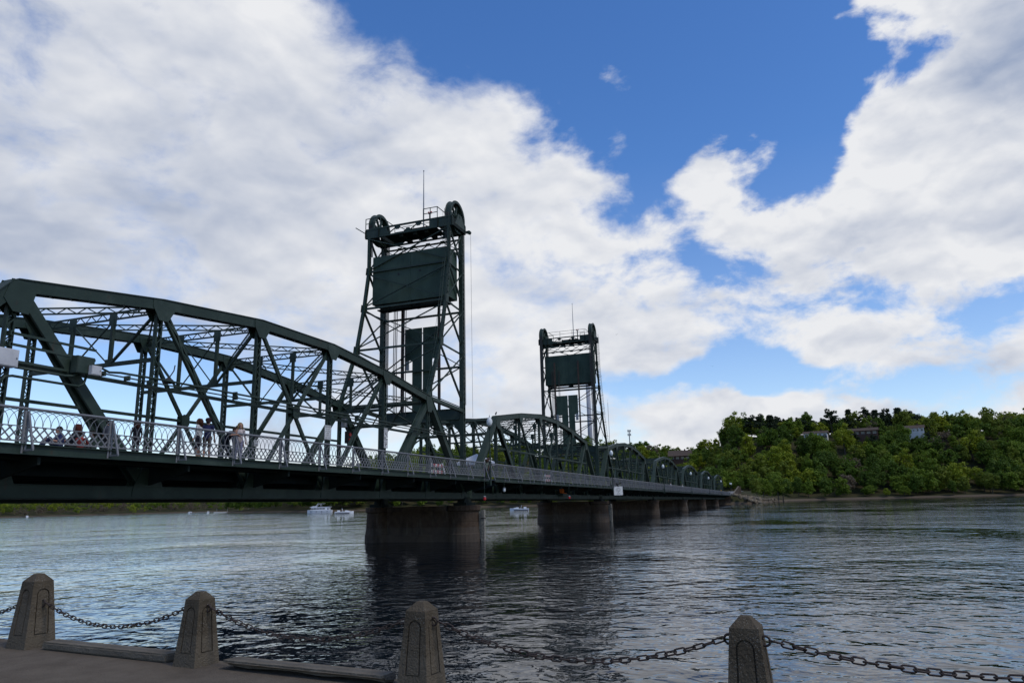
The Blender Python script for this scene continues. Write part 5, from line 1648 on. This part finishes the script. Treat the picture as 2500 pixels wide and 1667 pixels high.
# ------------------------------------------------------------------ people
SKIN = mat('skin', (.42, .24, .17), .6, (.36, .19, .13), 8, .3)
def cloth(name, c): return mat('cloth_' + name, c, .85, tuple(v * .75 for v in c), 12, .1)
SHOE = cloth('shoe', (.05, .045, .04))
def body_mesh(J, seg, mats_):
    """union of tapered limbs turned into one continuous surface, coloured by the nearest limb"""
    mb = MB()
    for (a, b, ra, rb, _) in seg:
        A, B = Vector(a), Vector(b); d = (B - A); ln = d.length; dn = d.normalized() if ln > 1e-6 else Vector((0, 0, 1))
        pts = [A - dn * ra * .9, A - dn * ra * .5, A, B, B + dn * rb * .5, B + dn * rb * .9]
        mb.tube(pts, [ra * .35, ra * .86, ra, rb, rb * .86, rb * .35], 10)
    me = mb.mesh('tmp', SKIN)
    o = bpy.data.objects.new('tmp', me); COL.objects.link(o)
    md = o.modifiers.new('r', 'REMESH'); md.mode = 'VOXEL'; md.voxel_size = .013
    sm = o.modifiers.new('s', 'SMOOTH'); sm.factor = .5; sm.iterations = 3
    dc = o.modifiers.new('d', 'DECIMATE'); dc.ratio = .22
    dg = bpy.context.evaluated_depsgraph_get(); dg.update()
    res = bpy.data.meshes.new_from_object(o.evaluated_get(dg))
    bpy.data.objects.remove(o); bpy.data.meshes.remove(me)
    res.materials.clear()
    for m in mats_: res.materials.append(m)
    n = len(res.polygons); c = np.empty(n * 3); res.polygons.foreach_get('center', c); c = c.reshape(-1, 3)
    best = np.full(n, 1e9); idx = np.zeros(n, int)
    for (a, b, ra, rb, mi) in seg:
        a, b = np.array(a), np.array(b); d = b - a; t_ = np.clip(((c - a) @ d) / max(d @ d, 1e-9), 0, 1)
        dist = np.linalg.norm(c - (a + t_[:, None] * d), axis=1) - (ra + (rb - ra) * t_)
        m_ = dist < best; best[m_] = dist[m_]; idx[m_] = mi
    res.polygons.foreach_set('material_index', idx.astype(np.int32)); res.polygons.foreach_set('use_smooth', [True] * n)
    return res
def person(label, x, y, face, H=1.68, pose='stand', shirt=(.1, .1, .1), legs=(.05, .05, .07), hair=(.04, .025, .015), long_hair=False, shorts=False, sleeves='short', cap=None, z=None, look=0.0):
    o = thing('person', label, 'person', (x, y, (4.935 if z is None else z) + G * x), None, None, (0, 0, face))
    k = H / 1.7
    mats_ = [SKIN, cloth('shirt_' + label[:12], shirt), cloth('legs_' + label[:12], legs), SHOE]
    S_, T_, F_ = 1, 2, 3
    if pose == 'sit':
        hip = (0, 0, .13); chest = (0, -.02, .50); neck = (0, .02, .62); head = (0, .06, .76)
        knees = [(-.16, .38, .46), (.16, .38, .46)]; ank = [(-.14, .62, .09), (.14, .62, .09)]; elb = [(-.26, .14, .34), (.26, .14, .34)]; wri = [(-.14, .36, .40), (.14, .36, .40)]; hips = [(-.1, .02, .13), (.1, .02, .13)]; sh = [(-.18, -.01, .56), (.18, -.01, .56)]
    elif pose == 'lean':
        hip = (0, -.10, .90); chest = (0, .16, 1.18); neck = (0, .28, 1.26); head = (0, .42, 1.30)
        knees = [(-.1, -.05, .48), (.1, -.10, .48)]; ank = [(-.11, -.14, .08), (.11, -.2, .08)]; elb = [(-.30, .40, 1.09), (.32, .38, 1.09)]; wri = [(-.08, .50, 1.12), (.10, .52, 1.12)]; hips = [(-.09, -.1, .88), (.09, -.1, .88)]; sh = [(-.18, .22, 1.22), (.18, .22, 1.22)]
    else:
        hip = (0, 0, .93); chest = (0, 0, 1.27); neck = (0, .01, 1.43); head = (0, .025 + .02 * look, 1.575)
        knees = [(-.095, .02, .49), (.10, -.01, .49)]; ank = [(-.10, -.02, .08), (.115, -.03, .08)]; hips = [(-.09, 0, .90), (.09, 0, .90)]; sh = [(-.18, 0, 1.38), (.18, 0, 1.38)]
        if pose == 'rail':
            elb = [(-.26, .12, 1.12), (.26, .12, 1.12)]; wri = [(-.16, .36, 1.10), (.16, .36, 1.10)]
        else:
            elb = [(-.25, -.03, 1.11), (.25, -.03, 1.11)]; wri = [(-.26, .07, .88), (.26, .07, .88)]
    seg = []
    sk = 1
    seg.append((hip, chest, .135, .15, S_)); seg.append((chest, neck, .13, .06, S_)); seg.append((neck, head, .052, .06, 0))
    hx, hy, hz = head
    seg.append(((hx, hy - .02, hz + .03), (hx, hy + .012, hz + .015), .098, .088, 0)); seg.append(((hx, hy + .02, hz - .05), (hx, hy + .045, hz - .075), .066, .05, 0))
    seg.append(((hx, hy + .085, hz + .0), (hx, hy + .115, hz - .02), .012, .014, 0))
    for s_ in (-1, 1): seg.append(((hx + s_ * .085, hy, hz + .01), (hx + s_ * .095, hy - .01, hz - .02), .014, .012, 0))
    seg.append((sh[0], sh[1], .065, .065, S_)); seg.append(((hips[0]), (hips[1]), .115, .115, T_))
    for i in (0, 1):
        sg_ = -1 if i == 0 else 1
        seg.append((hips[i], knees[i], .088, .058, T_)); seg.append((knees[i], ank[i], .055, .036, 0 if shorts else T_))
        a = ank[i]; seg.append(((a[0], a[1] - .03, .045), (a[0] + sg_ * .02, a[1] + .16, .035), .042, .034, F_))
        seg.append((sh[i], elb[i], .052, .042, S_ if sleeves != 'none' else 0)); seg.append((elb[i], wri[i], .041, .028, S_ if sleeves == 'long' else 0))
        e, w = Vector(elb[i]), Vector(wri[i]); d = (w - e).normalized(); sd_ = d.cross(Vector((0, 0, 1)))
        sd_ = sd_.normalized() if sd_.length > .2 else Vector((0, 1, 0)); pm = w + d * .075
        seg.append((tuple(w), tuple(pm), .028, .036, 0))
        for q_, ln in ((-1.5, .055), (-.5, .07), (.5, .075), (1.5, .06)):
            b0 = pm + sd_ * (q_ * .017) ; b1 = b0 + d * ln * .6; b2 = b1 + d * ln * .4 + Vector((0, 0, -.02))
            seg.append((tuple(b0), tuple(b1), .0105, .010, 0)); seg.append((tuple(b1), tuple(b2), .010, .009, 0))
        tb = w + d * .03 + sd_ * (-sg_ * .03); seg.append((tuple(tb), tuple(tb + d * .04 + sd_ * (-sg_ * .03)), .012, .010, 0))
    me = body_mesh(None, seg, mats_)
    b = link('body', me, o); b.scale = (k, k, k)
    mb = MB()
    nn = 12
    rings = []
    for i in range(7):
        a = math.pi / 2 * i / 6
        rings.append((.112 * math.cos(a), .118 * math.sin(a)))
    mb.lathe([(r, zz) for r, zz in rings], (hx, hy - .028, hz + .03), nn)
    if long_hair:
        mb.tube([(hx, hy - .05, hz + .10), (hx, hy - .095, hz), (hx, hy - .11, hz - .12), (hx, hy - .10, hz - .27)], [.085, .105, .095, .05], 10)
        for s_ in (-1, 1): mb.tube([(hx + s_ * .075, hy - .01, hz + .07), (hx + s_ * .10, hy - .01, hz - .05), (hx + s_ * .095, hy + .0, hz - .2)], [.04, .04, .02], 6)
    else:
        mb.tube([(hx, hy - .06, hz + .06), (hx, hy - .075, hz - .06)], [.095, .05], 10)
    h_ = mb.build('hair', cloth('hair_' + label[:12], hair), o, smooth=True); h_.scale = (k, k, k)
    if cap:
        mb = MB(); mb.lathe([(.119, -.005), (.122, .05), (.09, .105), (.0, .125)], (hx, hy - .02, hz + .055), 14); mb.beam((hx, hy + .08, hz + .065), (hx, hy + .19, hz + .045), .16, .015)
        c_ = mb.build('cap', cloth('cap_' + label[:12], cap), o, smooth=True); c_.scale = (k, k, k)
    mb = MB()
    for s_ in (-1, 1): mb.lathe([(.0, .0), (.011, .004), (.011, .008), (.0, .012)], (hx + s_ * .034, hy + .088, hz + .022), 6, 'Y')
    ey = mb.build('eyes', BLACK, o); ey.scale = (k, k, k)
    return o
SOUTH = math.pi       # facing the camera side (towards the river rail); 0 faces the road
person('woman in a white top with brown hair, standing with her back to the rail', 13.05, -1.75, .4, 1.66, 'stand', (.55, .54, .52), (.02, .02, .03), (.06, .025, .015), True, True, 'long')
person('man in a navy shirt and dark cap beside the woman in white', 13.75, -1.55, -1.0, 1.74, 'stand', (.02, .025, .07), (.09, .07, .055), (.03, .02, .02), False, True, cap=(.03, .015, .02))
person('dark-shirted person leaning both forearms over the railing', 14.55, -1.88, SOUTH, 1.66, 'lean', (.012, .014, .03), (.02, .03, .04), (.03, .018, .012), False, False)
person('blonde woman in a pale pink shirt and lilac trousers gazing upwards', 15.3, -1.85, SOUTH - .5, 1.70, 'stand', (.50, .43, .40), (.38, .36, .50), (.24, .16, .08), True, False, 'long', look=1)
person('person in a grey jacket half hidden behind the blonde woman', 15.75, -1.35, SOUTH - .3, 1.66, 'stand', (.10, .11, .13), (.10, .12, .09), (.05, .035, .025), False, False, 'long')
person('seated person in a navy shirt, leftmost behind the railing', 7.35, -1.35, 1.3, 1.6, 'sit', (.03, .04, .10), (.02, .025, .06), (.02, .012, .01), False)
person('crouching person in a red shirt behind the lattice', 7.95, -1.6, -1.2, 1.35, 'sit', (.30, .05, .04), (.05, .04, .04), (.02, .015, .012), False)
person('seated person with dark reddish hair rising above the lattice', 8.12, -1.2, .2, 1.9, 'sit', (.03, .035, .04), (.03, .03, .03), (.07, .02, .015), True)
person('seated person in dark green at the right of the sitting group', 8.7, -1.25, .6, 1.55, 'sit', (.04, .06, .05), (.05, .05, .06), (.02, .015, .012), False)
person('young person in profile with short black hair by the second rail post', 9.2, -1.3, -1.5, 1.22, 'stand', (.06, .065, .08), (.05, .05, .05), (.012, .01, .01), False)
person('person in dark clothes standing before the truss post', 10.75, -.95, -.3, 1.36, 'stand', (.015, .015, .02), (.02, .02, .025), (.05, .02, .015), True)
person('bald person in black standing by the near end of the lift span', 44.6, -1.4, -.8, 1.74, 'stand', (.012, .012, .014), (.02, .02, .02), (.10, .06, .045), False)
person('person in a grey green top beside the person in black', 43.9, -1.5, -.6, 1.6, 'stand', (.14, .16, .13), (.05, .05, .05), (.05, .03, .02), True)
person('distant person in a pale shirt on the third far span', 140.5, -1.6, 0, 1.75, 'stand', (.5, .5, .52), (.1, .1, .15), (.1, .07, .05), False)
person('distant person in a white shirt on the fourth far span', 158, -1.6, 0, 1.75, 'stand', (.6, .6, .6), (.2, .2, .22), (.2, .16, .1), False)
person('distant person in a yellow orange vest on the farthest span', 262, -1.2, 0, 1.9, 'stand', (.65, .35, .02), (.1, .1, .12), (.05, .04, .03), False)
